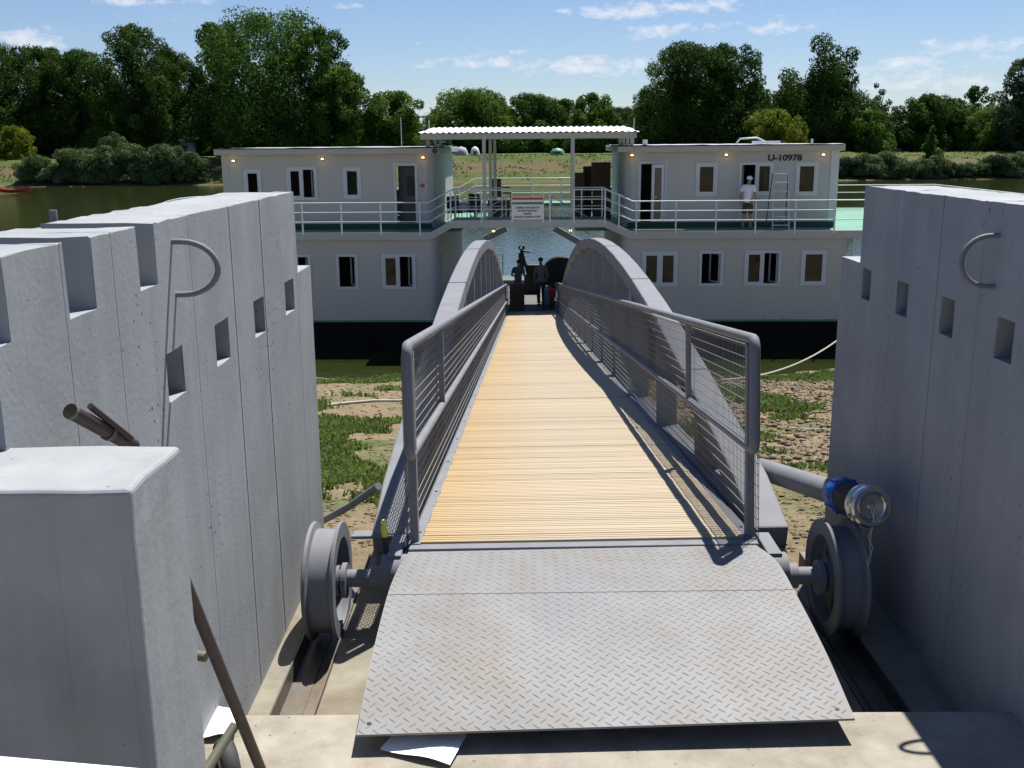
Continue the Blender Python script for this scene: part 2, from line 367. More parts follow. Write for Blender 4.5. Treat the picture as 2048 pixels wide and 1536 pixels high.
def soil_mat(m, dry, dark, grass, gcov):
    t = m.node_tree; n = t.nodes; l = t.links; b = n['Principled BSDF']; b.inputs['Roughness'].default_value = .95; b.inputs['Specular IOR Level'].default_value = .15
    co = n.new('ShaderNodeTexCoord')
    def nz(s, d=8, r=.6, off=0):
        mp = n.new('ShaderNodeMapping'); mp.inputs['Location'].default_value = (off, off*1.7, 0); l.new(co.outputs['Object'], mp.inputs[0])
        q = n.new('ShaderNodeTexNoise'); q.inputs['Scale'].default_value = s; q.inputs['Detail'].default_value = d; q.inputs['Roughness'].default_value = r; l.new(mp.outputs[0], q.inputs['Vector']); return q.outputs[0]
    def ramp(f, a, b_, ca=(0, 0, 0), cb=(1, 1, 1)):
        r = n.new('ShaderNodeValToRGB'); r.color_ramp.elements[0].position = a; r.color_ramp.elements[1].position = b_; r.color_ramp.elements[0].color = (*ca, 1); r.color_ramp.elements[1].color = (*cb, 1); l.new(f, r.inputs[0]); return r.outputs[0]
    c = ramp(nz(5.), .35, .65, dark, dry)
    mx = n.new('ShaderNodeMix'); mx.data_type = 'RGBA'; l.new(ramp(nz(.42, 9, .68, 5), gcov-.05, gcov+.05), mx.inputs[0]); l.new(c, mx.inputs[6]); l.new(ramp(nz(2.5, 5, .6, 11), .35, .65, tuple(x*.6 for x in grass), grass), mx.inputs[7])
    l.new(mx.outputs[2], b.inputs['Base Color'])
    bp = n.new('ShaderNodeBump'); bp.inputs['Strength'].default_value = .9; bp.inputs['Distance'].default_value = .05; l.new(nz(9., 10, .7), bp.inputs['Height']); l.new(bp.outputs[0], b.inputs['Normal'])
soil_mat(bankm, (.225, .178, .113), (.155, .122, .076), (.11, .14, .045), .57)
sheet('river_bank', lin(-200, -16, 8)+lin(-15, -9, .5)+lin(-8.9, 11, .085)+lin(11.5, 18, .5)+lin(20, 210, 8), [-60, -20, 0]+lin(4, 6.4, .3)+lin(6.5, 31, .085)+lin(31.5, 46, 2), bank_z, bankm)
watm = bpy.data.materials.new('river_water'); watm.use_nodes = True
t_ = watm.node_tree; b_ = t_.nodes['Principled BSDF']; b_.inputs['Base Color'].default_value = (.020, .026, .007, 1); b_.inputs['Roughness'].default_value = .09; b_.inputs['IOR'].default_value = 1.33
c_ = t_.nodes.new('ShaderNodeTexCoord'); mp_ = t_.nodes.new('ShaderNodeMapping'); mp_.inputs['Scale'].default_value = (1, .55, 1); t_.links.new(c_.outputs['Object'], mp_.inputs[0])
n_ = t_.nodes.new('ShaderNodeTexNoise'); n_.inputs['Scale'].default_value = 2.6; n_.inputs['Detail'].default_value = 5; n_.inputs['Distortion'].default_value = .6; t_.links.new(mp_.outputs[0], n_.inputs['Vector'])
bp_ = t_.nodes.new('ShaderNodeBump'); bp_.inputs['Strength'].default_value = .22; bp_.inputs['Distance'].default_value = .10; t_.links.new(n_.outputs[0], bp_.inputs['Height']); t_.links.new(bp_.outputs[0], b_.inputs['Normal'])
sheet('river_water', [-900, -300, 0, 300, 900], [24, 40, 80, 120, 220], lambda x, y: 0., watm, False)
def far_z(x, y):
    e = 179+fbm(x, 0, .02)*3
    if y < e: return -.6
    t = (y-e)
    z = .25*min(t, 3)/3*1.2
    if t > 3: z = .3+min(1, (t-3)/15)**.9*4.0
    if t > 3: z += fbm(x, y, .18)*.55*min(1, max(0, (26-t)/10))
    if t > 60: z += (t-60)*.002
    return z
farm = bpy.data.materials.new('far_bank_grass'); farm.use_nodes = True
soil_mat(farm, (.11, .085, .042), (.07, .058, .025), (.075, .112, .026), .34)
_t = farm.node_tree; _n = _t.nodes; _l = _t.links; _b = _n['Principled BSDF']; _s = _b.inputs['Base Color'].links[0].from_socket
_c = _n.new('ShaderNodeTexCoord'); _x = _n.new('ShaderNodeSeparateXYZ'); _l.new(_c.outputs['Object'], _x.inputs[0]); _q = _n.new('ShaderNodeTexNoise'); _q.inputs['Scale'].default_value = .35; _q.inputs['Detail'].default_value = 8; _l.new(_c.outputs['Object'], _q.inputs['Vector'])
_a = _n.new('ShaderNodeMath'); _a.operation = 'MULTIPLY_ADD'; _l.new(_q.outputs[0], _a.inputs[0]); _a.inputs[1].default_value = 2.2; _l.new(_x.outputs[2], _a.inputs[2])
_r = _n.new('ShaderNodeValToRGB'); _e = _r.color_ramp.elements; _e[0].position = .0; _e[0].color = (.5, .5, .5, 1); _e[1].position = 1; _e[1].color = (0, 0, 0, 1)
for _p, _v in ((.20, .75), (.26, .15), (.40, .2), (.46, .95), (.66, .85), (.74, .1)):
    _z = _e.new(_p); _z.color = (_v, _v, _v, 1)
_d = _n.new('ShaderNodeMath'); _d.operation = 'DIVIDE'; _l.new(_a.outputs[0], _d.inputs[0]); _d.inputs[1].default_value = 6.5; _l.new(_d.outputs[0], _r.inputs[0])
_m = _n.new('ShaderNodeMix'); _m.data_type = 'RGBA'; _l.new(_r.outputs[0], _m.inputs[0]); _l.new(_s, _m.inputs[6]); _m.inputs[7].default_value = (.098, .080, .042, 1); _l.new(_m.outputs[2], _b.inputs['Base Color'])
sheet('far_bank', lin(-900, -130, 35)+lin(-125, 130, 2.5)+lin(140, 900, 35), [172, 176]+lin(178, 206, 1.)+[215, 240, 300, 500, 1200, 4000], far_z, farm)

# ------------------------------------------------------------------ quay: slab, slip floor with rail channels
q = MB(); q.box((-3.2, -4, 4.2), (3.9, 3.44, 4.73)); o = q.build('quay_slab', ledgecon, bevel=.012); struct(o)
q = MB()
chs = ((-1.035, -.845), (1.43, 1.62))
q.voxel([-1.16, -1.035, -.845, 1.43, 1.62, 1.86], [3.43, 5.52], [4.1, 4.41, 4.50], lambda x, y, z: z < 4.41 or not any(a < x < b for a, b in chs))
o = q.build('slip_floor', floorcon, bevel=.008); struct(o)
for a, b in chs:
    q = MB(); q.box((a+.002, 3.46, 4.412), (b-.002, 5.5, 4.418)); q.box((a+.001, 3.46, 4.412), (a+.008, 5.5, 4.506)); q.box((b-.008, 3.46, 4.412), (b-.001, 5.5, 4.506)); q.box(((a+b)/2-.012, 3.5, 4.418), ((a+b)/2+.012, 5.48, 4.424))
    struct(q.build('rail_channel', chanst))

# ------------------------------------------------------------------ walls
def roughen(mb, amp, sharp_only=True, seed=1):
    r = random.Random(seed)
    mb.v = [(x+r.uniform(-amp, amp), y+r.uniform(-amp, amp), z+r.uniform(-amp, amp)) for x, y, z in mb.v]
NICHE_Z = (5.985, 6.145)
def yl(px): return atX(px, 600, -1.125)[1]
LX, RX = -1.125, 1.827
nl = [(3.30, .155), (3.865, .15), (4.50, .15), (5.165, .16)]
nl = []
for a, b in ((325, 360), (428, 456), (509, 530), (573, 591)):
    ya = atX(a, 640, LX)[1]; yb = atX(b, 640, LX)[1]; nl.append((ya, yb))
def tall_wall(name, X0, X1, y0, ytall, ylow, ztop, zlow, niches, notches, grooves, face, label, seams=()):
    seams = [(a, a+.003) for a in seams]
    xs = sorted([X0, X1]); inn = face*.10
    fx = X1 if X0 < X1 and face < 0 else X0
    inner_x = LX if face < 0 else RX           # visible face
    deep = inner_x+face*.09; gr = inner_x+face*.006
    ex = [inner_x, deep, gr, inner_x+face*.0015]; xs = cuts(lin(min(X0, X1), max(X0, X1), .12), ex)
    xs = sorted(set(xs))
    ye = [v for p in niches+notches+grooves+seams for v in p]+[ytall]
    ys = cuts(lin(y0, ylow, .09), ye)
    ze = [NICHE_Z[0], NICHE_Z[1], zlow, ztop-.19]
    zs = cuts(lin(4.2, ztop, .09), ze)
    def solid(x, y, z):
        if y > ytall and z > zlow: return False
        if z > ztop-.19 and any(a < y < b for a, b in notches): return False
        d = abs(x-inner_x)
        if NICHE_Z[0] < z < NICHE_Z[1] and d < .09 and any(a < y < b for a, b in niches): return False
        if d < .006 and any(a < y < b for a, b in grooves): return False
        if d < .0015 and any(a < y < b for a, b in seams): return False
        return True
    mb = MB(); mb.voxel(xs, ys, zs, solid)
    r = random.Random(5); vs = []
    for (x, y, z) in mb.v:
        k = .0012
        edge = (abs(z-ztop) < .002) or any(abs(y-e) < .003 for p in notches+niches for e in p)
        a = .0028 if edge else k
        dx = 0
        vs.append((x+dx, y+r.uniform(-a, a)*(1 if edge else 0), z+r.uniform(-a, a)*(1 if edge and z > 4.3 else 0)))
    mb.v = vs
    o = mb.build(name, wallpaint, bevel=.0045, seg=2); tag(o, label, 'wall'); return o
zt = 6.565
notL = [(atX(125, 500, LX)[1], atX(183, 500, LX)[1]), (atX(272, 480, LX)[1], atX(309, 480, LX)[1]), (2.16, atX(7, 560, LX)[1])]
grL = [(atX(468, 600, LX)[1], atX(468, 600, LX)[1]+.012), (atX(529, 600, LX)[1], atX(529, 600, LX)[1]+.014)]
wl = tall_wall('concrete_wall', -1.475, LX, 2.17, 5.27, 5.60, zt, 6.155, nl, notL, grL, -1, 'grey concrete wall on the left with notched top and small recessed pockets', [atX(p, 600, LX)[1] for p in (128, 232, 387, 596)])
nr = []
for a, b in ((1719, 1736), (1789, 1812), (1879, 1907), (1994, 2031)):
    ya = atX(b, 640, RX)[1]; yb = atX(a, 640, RX)[1]; nr.append((ya, yb))
wr = tall_wall('concrete_wall', RX, 2.177, 2.9, 5.45, 5.76, zt, 6.165, nr, [], [(atX(1872, 600, RX)[1], atX(1872, 600, RX)[1]+.006)], 1, 'shaded concrete wall on the right with even top and recessed pockets', [atX(p, 600, RX)[1] for p in (1958, 1783)])
def dring(px, p0, p1, X, s, prot, parent):
    a = Vector(atX(px, p0, X)); b = Vector(atX(px, p1, X)); c = (a+b)/2; h = (a.z-b.z)/2
    pts = [Vector((X-s*.03, c.y, c.z+h)), Vector((X+s*.02, c.y, c.z+h))]
    for i in range(15):
        t = math.pi*(i/14); pts.append(Vector((X+s*(.03+(prot-.03)*math.sin(t)), c.y, c.z+h*math.cos(t))))
    pts += [Vector((X+s*.02, c.y, c.z-h)), Vector((X-s*.03, c.y, c.z-h))]
    MB().tube(pts, .0098, 10).build('mooring_ring', steel, parent)
dring(348, 482, 591, LX, 1, .145, wl); dring(1994, 470, 574, RX, -1, .135, wr)
MB().cyl((atZ(108, 440, zt)[0], atZ(108, 440, zt)[1], zt-.05), (atZ(108, 440, zt)[0], atZ(108, 440, zt)[1], zt+.032), .012).build('pipe_stub', steel, wl)
# thin rods standing against the left wall below the ring
# near blocks
def pier(x0, x1, y0, y1, z1, label):
    mb = MB(); xs, ys, zs = lin(x0, x1, .09), lin(y0, y1, .09), lin(4.732, z1, .09)
    mb.voxel(xs, ys, zs, lambda x, y, z: True); r = random.Random(3)
    mb.v = [(x+(r.uniform(-.004, .004) if abs(z-z1) < .002 else r.uniform(-.001, .001)), y+(r.uniform(-.003, .003) if abs(z-z1) < .002 else 0), z+(r.uniform(-.003, .003) if z > 4.8 else 0)) for x, y, z in mb.v]
    o = mb.build('concrete_pier', wallpaint, bevel=.012, seg=3); tag(o, label, 'pier'); return o
far = atZ(362, 888, 6.15); near = atZ(258, 982, 6.15)
pier(-2.9, (far[0]+near[0])/2, near[1], far[1]-.004, 6.15, 'low flat-topped concrete pier at the near left, its front face in shade')
pier(1.655, 3.3, 2.55, 2.895, 6.15, 'concrete pier cut off by the right edge beside the shaded wall')
# ------------------------------------------------------------------ gangway (local: x across, y along the deck, z off the deck)
GL = 31.0
from mathutils import Euler
gw = thing('footbridge', 'long grey steel arched gangway with wooden deck leading to the houseboat', 'gangway', (.3197, 4.756, 4.874), (-math.atan(.12476), R(-.8), -math.atan(.005912)))
GM = MW[gw.name]; GI = GM.inverted()
def prof(y):
    u = abs(y-GL/2)/(GL/2); k = 1.97*(1-u*u); e = min(y, GL-y)
    return k if e > .7 else k-(.7-e)*.16
ap = [.28, .5, .75]+lin(1.4, GL-1.4, 1.2)[0:]+[GL-.75, GL-.5, GL-.28]
ap = sorted(set(ap))
for s in (-1, 1):
    X = s*.985
    mb = MB(); W2, H2 = .195, .165
    P = [(X, y, prof(y)-.085) for y in ap]; mb.sweep(P, W2, H2); mb.build('arch', steel, gw, bevel=.012)
    mb = MB(); mb.box((X-.09, .42, -.22), (X+.09, GL-.42, -.03)); mb.build('bottom_chord', steel, gw, bevel=.01)
    for i in range(1, 6):
        pass
    hy = [2.05+2.07*k for k in range(14)]
    for y in hy:
        MB().box((X-.085, y-.055, -.03), (X+.085, y+.055, prof(y)-.12)).build('hanger', steel, gw, bevel=.006)
    # joint plates of the arch
    for y in ap[4:-4:3]:
        MB().box((X-.1, y-.006, prof(y)-.172), (X+.1, y+.006, prof(y)+.003)).build('arch_splice', steel, gw)
    MB().box((s*.803 if s > 0 else -.855, 0, -.05), (.855 if s > 0 else -.803, GL, .006)).build('edge_plate', steel, gw)
    b = MB()
    for k in range(80):
        y = .22+k*1.0
        if y < GL: b.cyl((s*.828, y, .004), (s*.828, y, .011), .009, 8)
    o = b.build('edge_bolts', darksteel, gw); o['kind'] = 'stuff'
    # rails
    hx = s*.835
    e0 = -.07
    def endloop(z0, z1, yb):
        return None
    top = [(hx, GL+.05, .99), (hx, 1.2, .99), (hx, .0, .99)]
    for k in range(1, 7):
        a = k/6*math.pi/2; top.append((hx, .0-.05*math.sin(a), .94+.05*math.cos(a)))
    top += [(hx, -.05, .7), (hx, -.05, .50)]
    for k in range(1, 7):
        a = k/6*math.pi/2; top.append((hx, -.05+.05*(1-math.cos(a)), .50-.05*math.sin(a)))
    MB().tube(top, .0265, 12).build('handrail', steel, gw)
    MB().tube([(hx, 0.0, .45), (hx, GL, .45)], .024, 12).build('middle_rail', steel, gw)
    MB().box((hx-.02, .03, -.12), (hx+.02, .09, .96)).build('end_post', steel, gw, bevel=.004)
    for y in [1.95*k for k in range(1, 16)]:
        if y < 2: MB().box((hx-.018, y-.02, .46), (hx+.018, y+.02, .97)).build('rail_post', steel, gw, bevel=.003)
        MB().box((hx+s*.02, y-.015, .90), (s*.875, y+.015, .93)).build('rail_bracket', steel, gw)
    MB().box((hx-.018, GL-.06, -.05), (hx+.018, GL, .97)).build('end_post', steel, gw, bevel=.003)
# mesh panels
def wirepanel(w, sgn):
    V = []; Q = []
    def bar(p, q, r):
        o = len(V); p = np.array(p); q = np.array(q); d = (q-p)/np.linalg.norm(q-p); a = np.array([1., 0, 0]); c = np.cross(d, a)
        for e in (p, q):
            for k in range(4):
                t = math.pi/4+math.pi/2*k; V.append(e+a*math.cos(t)*r*1.3+c*math.sin(t)*r*1.2)
        for k in range(4): Q.append((o+k, o+(k+1) % 4, o+4+(k+1) % 4, o+4+k))
    z = -.02; zz = [.0]
    hz = lin(-.015, .93, .0545)
    for z in hz: bar((0, 0, z), (0, w, z), .0024)
    for y in lin(.01, w-.01, .036): bar((sgn*.0045, y, -.03), (sgn*.0045, y, .93), .0017)
    bar((0, 0, .94), (0, w, .94), .004)
    # the foot of the mesh turns in under the edge
    return npmesh('mesh_panel', V, Q, wire)
for s in (-1, 1):
    me = wirepanel(1.93, s)
    for k in range(16):
        o = link('mesh_panel', me, gw); o.location = (s*.868, k*1.935+.01, 0)
# deck planks: grooved boards
def plank_mesh():
    w = .1135; pr = [(0, -.026), (0, -.003), (.003, 0)]
    g = 2
    for i in range(1, g+1):
        c = w*i/(g+1); pr += [(c-.0042, 0), (c-.003, -.007), (c+.003, -.007), (c+.0042, 0)]
    pr += [(w-.003, 0), (w, -.003), (w, -.026)]
    n = len(pr); V = [(-.80, y, z) for y, z in pr]+[(.80, y, z) for y, z in pr]
    me = bpy.data.meshes.new('deck_plank'); F = [(i, i+1, n+i+1, n+i) for i in range(n-1)]+[tuple(range(n))[::-1], tuple(range(n, 2*n))]
    me.from_pydata(V, [], [f[::-1] for f in F]); me.materials.append(wood); me.update(); return me
pm = plank_mesh(); npl = 258; pitch = (GL-.03)/npl
r = random.Random(4)
for k in range(npl):
    o = link('deck_plank', pm, gw); o.location = (r.uniform(-.002, .002), .02+k*pitch+r.uniform(-.0012, .0012), .012+r.uniform(-.0025, .002)); o.rotation_euler = (r.uniform(-.012, .012), r.uniform(-.0008, .0008), r.uniform(-.0006, .0006))
MB().box((-.855, -.075, -.06), (.855, .015, .0)).build('end_beam', steel, gw, bevel=.006)
for y in lin(2, GL-1, 2.25): MB().box((-.865, y-.05, -.2), (.865, y+.05, -.06)).build('cross_beam', steel, gw)
MB().box((-.87, .05, -.30), (.87, .25, -.07)).build('cross_beam', steel, gw)
# arch end shoes
for s in (-1, 1):
    MB().box((s*.985-.095, .262, -.24), (s*.985+.095, .44, -.12)).build('arch_shoe', steel, gw, bevel=.02)
MB().box((-1.19, .24, -.03), (-.90, .36, -.012)).build('shoe_flange', steel, gw, bevel=.005)
# running gear (world coordinates brought into the bridge frame)
AY, AZ = 4.60, 4.735
def toL(v): return v
MB().cyl((-.66, AY+.05, AZ+.02), (1.30, AY+.05, AZ+.02), .098, 28).build('axle_sleeve', steel, gw, world=True)
for s, x0, x1 in ((-1, -.66, -1.0), (1, 1.30, 1.62)):
    w = MB(); w.cyl((x0-s*.01, AY+.03, AZ+.01), ((x0+x1)/2+s*.06, AY+.03, AZ+.01), .043, 20); w.cyl((x0+s*.0, AY+.03, AZ+.01), (x0+s*.05, AY+.03, AZ+.01), .062, 20)
    w.build('axle_shaft', steel, gw, world=True)
    c = Vector(((-.925 if s < 0 else 1.545), AY+.03, AZ+.0)); Rw = .285
    M = Matrix.Translation(c)
    h = .074
    prof_w = [(Rw-.075, -h), (Rw-.003, -h), (Rw, -h+.004), (Rw-.004, -h+.018), (Rw-.035, -h+.026), (Rw-.037, h-.026), (Rw-.004, h-.018), (Rw, h-.004), (Rw-.003, h), (Rw-.075, h), (Rw-.077, h-.004), (Rw-.072, h-.03), (Rw-.072, -h+.03), (Rw-.077, -h+.004), (Rw-.075, -h)]
    prof_w = [(a, b) for a, b in prof_w][::-1]
    wh = MB().lathe(prof_w, M, 128).build('wheel', steel, gw, world=True)
    wh.data.polygons.foreach_set('use_smooth', [False]*len(wh.data.polygons))
    # web disc with lightening holes
    wb = MB(); n = 48
    hub, rim = .055, Rw-.070
    for j in range(6):
        a0, a1 = 2*math.pi*(j/6-.030), 2*math.pi*(j/6+.030)
        A = [(hub, a0-.25), (hub, a1+.25), (rim, a1+.14), (rim, a0-.14)]
        vs = [(c.x+e, c.y+q*math.cos(t), c.z+q*math.sin(t)) for e in (-.012, .012) for q, t in A]
        wb.add(vs, [(0, 1, 2, 3), (7, 6, 5, 4), (0, 4, 5, 1), (1, 5, 6, 2), (2, 6, 7, 3), (3, 7, 4, 0)])
    wb.lathe([(hub+.05, -.011), (hub+.05, .011), (.04, .011), (.04, -.011), (hub+.05, -.011)], M, 32)
    wb.lathe([(rim+.002, -.011), (rim+.002, .011), (rim-.035, .011), (rim-.035, -.011), (rim+.002, -.011)], M, 48)
    wb.build('wheel_web', steel, wh, world=True)
    hb = MB(); hb.lathe([(.072, -.055), (.072, .06), (.03, .06), (.03, -.055), (.072, -.055)], M, 32, False)
    hb.build('hub', steel, wh, world=True)
    fl = MB().lathe([(.085, -.012), (.085, .012), (.03, .012), (.03, -.012), (.085, -.012)], Matrix.Translation(c-Vector((s*.085, 0, 0))), 32, False); fl.build('hub_collar', steel, wh, world=True)
for x in (-.60, 1.24):
    MB().box((x-.035, AY+.02, AZ+.05), (x+.035, AY+.30, AZ+.13)).build('axle_bracket', steel, gw, world=True, bevel=.006)
# ramp plate of tread steel, arched, in world coordinates
fl_, fr_ = Vector(atZ(712, 1470, 4.80)), Vector(atY(1710, 1437, 3.25))
kl, kr = Vector(atY(775, 1190, 4.10)), Vector(atY(1588, 1180, 4.14))
tl, tr = Vector(atY(817, 1104, 4.665)), Vector(atY(1512, 1090, 4.672))
hl, hr = Vector(atY(797, 1135, 4.42)), Vector(atY(1553, 1122, 4.44))
def bez(P, t):
    # Catmull-Rom through the four stations
    n = len(P)-1; f = t*n; i = min(int(f), n-1); u = f-i
    p0 = P[max(i-1, 0)] if i > 0 else P[0]*2-P[1]; p1, p2 = P[i], P[i+1]; p3 = P[min(i+2, n)] if i+2 <= n else P[n]*2-P[n-1]
    return ((p1*2)+(p2-p0)*u+(p0*2-p1*5+p2*4-p3)*u*u+(-p0+p1*3-p2*3+p3)*u**3)*.5
ml, mr = Vector(atY(744, 1312, 3.60)), Vector(atY(1650, 1300, 3.66))
Lp, Rp = [fl_, ml, kl, hl, tl], [fr_, mr, kr, hr, tr]
# equal parameter by distance along the plate
def table(P):
    T = [i/200 for i in range(201)]; S = [0]
    for i in range(200): S.append(S[-1]+(bez(P, T[i+1])-bez(P, T[i])).length)
    return T, S
TL, SL = table(Lp)
LEN = SL[-1]
def ptS(sx, d):
    d = min(max(d, 0), LEN); import bisect
    i = min(max(bisect.bisect(SL, d)-1, 0), 199); t = TL[i]+(d-SL[i])/(SL[i+1]-SL[i])*(TL[i+1]-TL[i])
    a, b = bez(Lp, t), bez(Rp, t); return a.lerp(b, sx)
rp = MB(); NU, NV = 8, 40; vs = []
for j in range(NV+1):
    for i in range(NU+1): vs.append(ptS(i/NU, LEN*j/NV))
n1 = len(vs); vs2 = [v-Vector((0, 0, .008)) for v in vs]
fs = []
for j in range(NV):
    for i in range(NU):
        a = j*(NU+1)+i; fs.append((a, a+1, a+NU+2, a+NU+1)); fs.append((n1+a, n1+a+NU+1, n1+a+NU+2, n1+a+1))
for i in range(NU): fs.append((i, n1+i, n1+i+1, i+1)); a = NV*(NU+1)+i; fs.append((a, a+1, n1+a+1, n1+a))
for j in range(NV): a = j*(NU+1); fs.append((a, a+NU+1, n1+a+NU+1, n1+a)); a += NU; fs.append((a, n1+a, n1+a+NU+1, a+NU+1))
rp.add(vs+vs2, fs, False); ramp_o = rp.build('ramp_plate', tread, gw, world=True)
WID = (fr_-fl_).length
lz = MB(); pu, pv = .051, .053; r = random.Random(9)
nu, nv = int(WID/pu), int(LEN/pv)
for j in range(2*nv+2):
    for i in range(nu+1):
        cx = (i+.3+(.5 if j % 2 else 0))*pu; cy = (j+.5)*pv/2
        if cx > WID-.014 or cx < .014 or cy > LEN-.015 or cy < .010: continue
        ang = R(42) if j % 2 else R(-42); L_, w_ = .0185, .0034
        c, s_ = math.cos(ang), math.sin(ang)
        def wp(a, b, h):
            x = cx+a*c-b*s_; y = cy+a*s_+b*c; return ptS(x/WID, y)+Vector((0, 0, h))
        e = [wp(-L_, 0, .0002), wp(-L_*.45, -w_, .0002), wp(L_*.45, -w_, .0002), wp(L_, 0, .0002), wp(L_*.45, w_, .0002), wp(-L_*.45, w_, .0002), wp(-L_*.55, 0, .0022), wp(L_*.55, 0, .0022)]
        lz.add(e, [(0, 1, 6), (1, 2, 7, 6), (2, 3, 7), (3, 4, 7), (4, 5, 6, 7), (5, 0, 6)])
o = lz.build('tread_pattern', tread, gw, world=True); o['kind'] = 'stuff'
wd = MB(); wd.tube([ptS(i/12, (kl-fl_).length*1.006)+Vector((0, 0, .0005)) for i in range(13)], .0022, 6); wd.build('weld_seam', tread, gw, world=True)
for sx, d in ((.022, .055), (.972, .055)):
    p = ptS(sx, d); MB().cyl(p+Vector((0, 0, .0004)), p+Vector((0, 0, .0012)), .0085, 12).build('bolt_hole', blackp, gw, world=True)  # flush disc, its black stands in for the shade inside an open hole

# ------------------------------------------------------------------ side pipe with blue collar and metal cap
pt = thing('water_pipe', 'thick grey pipe with blue collar and round metal cap by right wall', 'pipe', tuple(atY(1640, 1000, 4.75)))
pA, pB = Vector(atY(1524, 938, 5.80)), Vector(atY(1688, 992, 4.72))
d = (pB-pA).normalized()
MB().tube([pA-d*.02, pA+d*.1, pB], .062, 24).build('pipe', steel, pt, world=True)
capc = Vector(atY(1742, 1013, 4.42)); d2 = (capc-pB).normalized()
Mx = lambda p, dd: Matrix.Translation(p) @ dd.to_track_quat('X', 'Z').to_matrix().to_4x4()
MB().lathe([(.085, -.05), (.088, -.045), (.088, .03), (.082, .038), (.05, .038), (.05, -.05), (.085, -.05)], Mx(pB, d2), 32).build('blue_collar', bluep, pt, world=True)
rb = MB()
for k in range(12):
    a = 2*math.pi*k/12; M = Mx(pB, d2) @ Matrix.Rotation(a, 4, 'X'); rb.box((-.045, -.006, .086), (.025, .006, .094), M)
rb.build('collar_ribs', bluep, pt, world=True)
MB().lathe([(.075, .02), (.075, (capc-pB).length-.05), (.03, (capc-pB).length-.05), (.03, .02), (.075, .02)], Mx(pB, d2), 28).build('gasket', blackrub, pt, world=True)
cap = MB().lathe([(.080, -.075), (.097, -.065), (.100, -.04), (.093, -.03), (.093, -.012), (.098, -.006), (.098, .012), (.088, .020), (.072, .020), (.066, .008), (.060, .004), (.055, .010), (.018, .004), (.014, .014), (.0005, .016)], Mx(capc, d2), 72, False)
cap.build('end_cap', chrome, pt, world=True)
ch = MB(); s0 = capc+d2*.016; z1 = atY(1748, 1196, s0.y)[2]
n = 15; p = s0
for k in range(n):
    q = Vector((s0.x+.006*math.sin(k*1.3)+(.0 if k else 0), s0.y-.012, s0.z-(s0.z-z1)*(k+1)/n)); a = (p+q)/2; hl_ = (q-p).length/2*1.15; ax = (q-p).normalized(); sd = ax.cross(Vector((1, 0, 0)) if k % 2 else Vector((0, 1, 0))).normalized()
    loop = [a+ax*hl_*math.cos(t)+sd*.006*math.sin(t) for t in [2*math.pi*i/10 for i in range(11)]]; ch.tube(loop, .0018, 5, caps=False); p = q
ch.build('chain', alum, pt, world=True)
rod = MB().tube([atY(600, 1066, 5.95), atY(700, 1012, 5.62), atY(757, 972, 5.35)], .021, 14)
tag(rod.build('steel_tube', steel), 'slim grey tube running from the left wall end to the gangway arch', 'pipe')
hz = thing('rubber_hose', 'black hose wrapped in yellow tape hanging on the gangway end', 'hose', tuple(atY(770, 1060, 4.72)))
MB().tube([atY(768, 1048, 4.72), atY(770, 1085, 4.70), atY(778, 1130, 4.68), atY(786, 1165, 4.66)], .013, 10).build('hose', blackrub, hz, world=True)
MB().tube([atY(768, 1040, 4.715), atY(768, 1056, 4.715), atY(770, 1074, 4.705)], .016, 10, rs=[.010, .017, .0145]).build('tape_wrap', yellow, hz, world=True)
MB().tube([atY(762, 1046, 4.71), atY(775, 1044, 4.71)], .006, 8).build('clip', alum, hz, world=True)
# ------------------------------------------------------------------ hand truck behind the left pier
ht = thing('hand_truck', 'brown hand truck leaning behind the low left pier', 'hand truck', tuple(atZ(470, 1520, 4.74)))
r0, r1, r2 = Vector(atY(524, 1545, 3.02)), Vector(atY(395, 1225, 2.72)), Vector(atY(256, 886, 2.52))
low = r0+(r0-r1)*.12
off = Vector((-.30, .06, .02))
# rail up to the handle bend
hnd = Vector(atY(140, 822, 2.32))
MB().tube([low, r0, r1, r2], .018, 12).build('side_rail', brownpaint, ht, world=True)
MB().tube([low+off, r0+off, r1+off, r2+off*.95], .021, 12).build('side_rail', brownpaint, ht, world=True)
MB().tube([hnd, (hnd+r2)/2, r2, r2+(r2-hnd)*.1], .018, 14, rs=[.018, .018, .0185, .0185]).build('handle', brownpaint, ht, world=True)
MB().tube([hnd+Vector((0, 0, 0)), hnd.lerp(r2, .04)], .0195, 14).build('handle_grip', olive, ht, world=True)
g = hnd.lerp(r2, .62); MB().tube([g, g+(r2-hnd).normalized()*.012], .0215, 14).build('handle_ring', olive, ht, world=True)
MB().tube([atY(180, 812, 2.38), atY(262, 877, 2.50)], .0085, 8).build('brace_rod', brownpaint, ht, world=True)
for (a, b, yy) in (((412, 1314), (384, 1345), 2.80), ((470, 1450), (400, 1560), 2.95)):
    p = Vector(atY(*a, yy)); MB().tube([p, p+off*1.0], .016, 10).build('crossbar', olive, ht, world=True) if yy < 2.9 else MB().tube([p, Vector(atY(*b, yy-.16))], .016, 10).build('crossbar', olive, ht, world=True)
wc = Vector(atY(455, 1538, 3.02)); Mw = Matrix.Translation(wc) @ Matrix.Rotation(R(28), 4, 'Z')
wt = MB().lathe([(.060, -.028), (.085, -.030), (.098, -.020), (.102, 0), (.098, .020), (.085, .030), (.060, .028), (.060, -.028)], Mw, 36).build('wheel', blackrub, ht, world=True)
MB().lathe([(.061, -.018), (.061, .018), (.02, .026), (.02, -.026), (.061, -.018)], Mw, 28).build('wheel_rim', olive, wt, world=True)
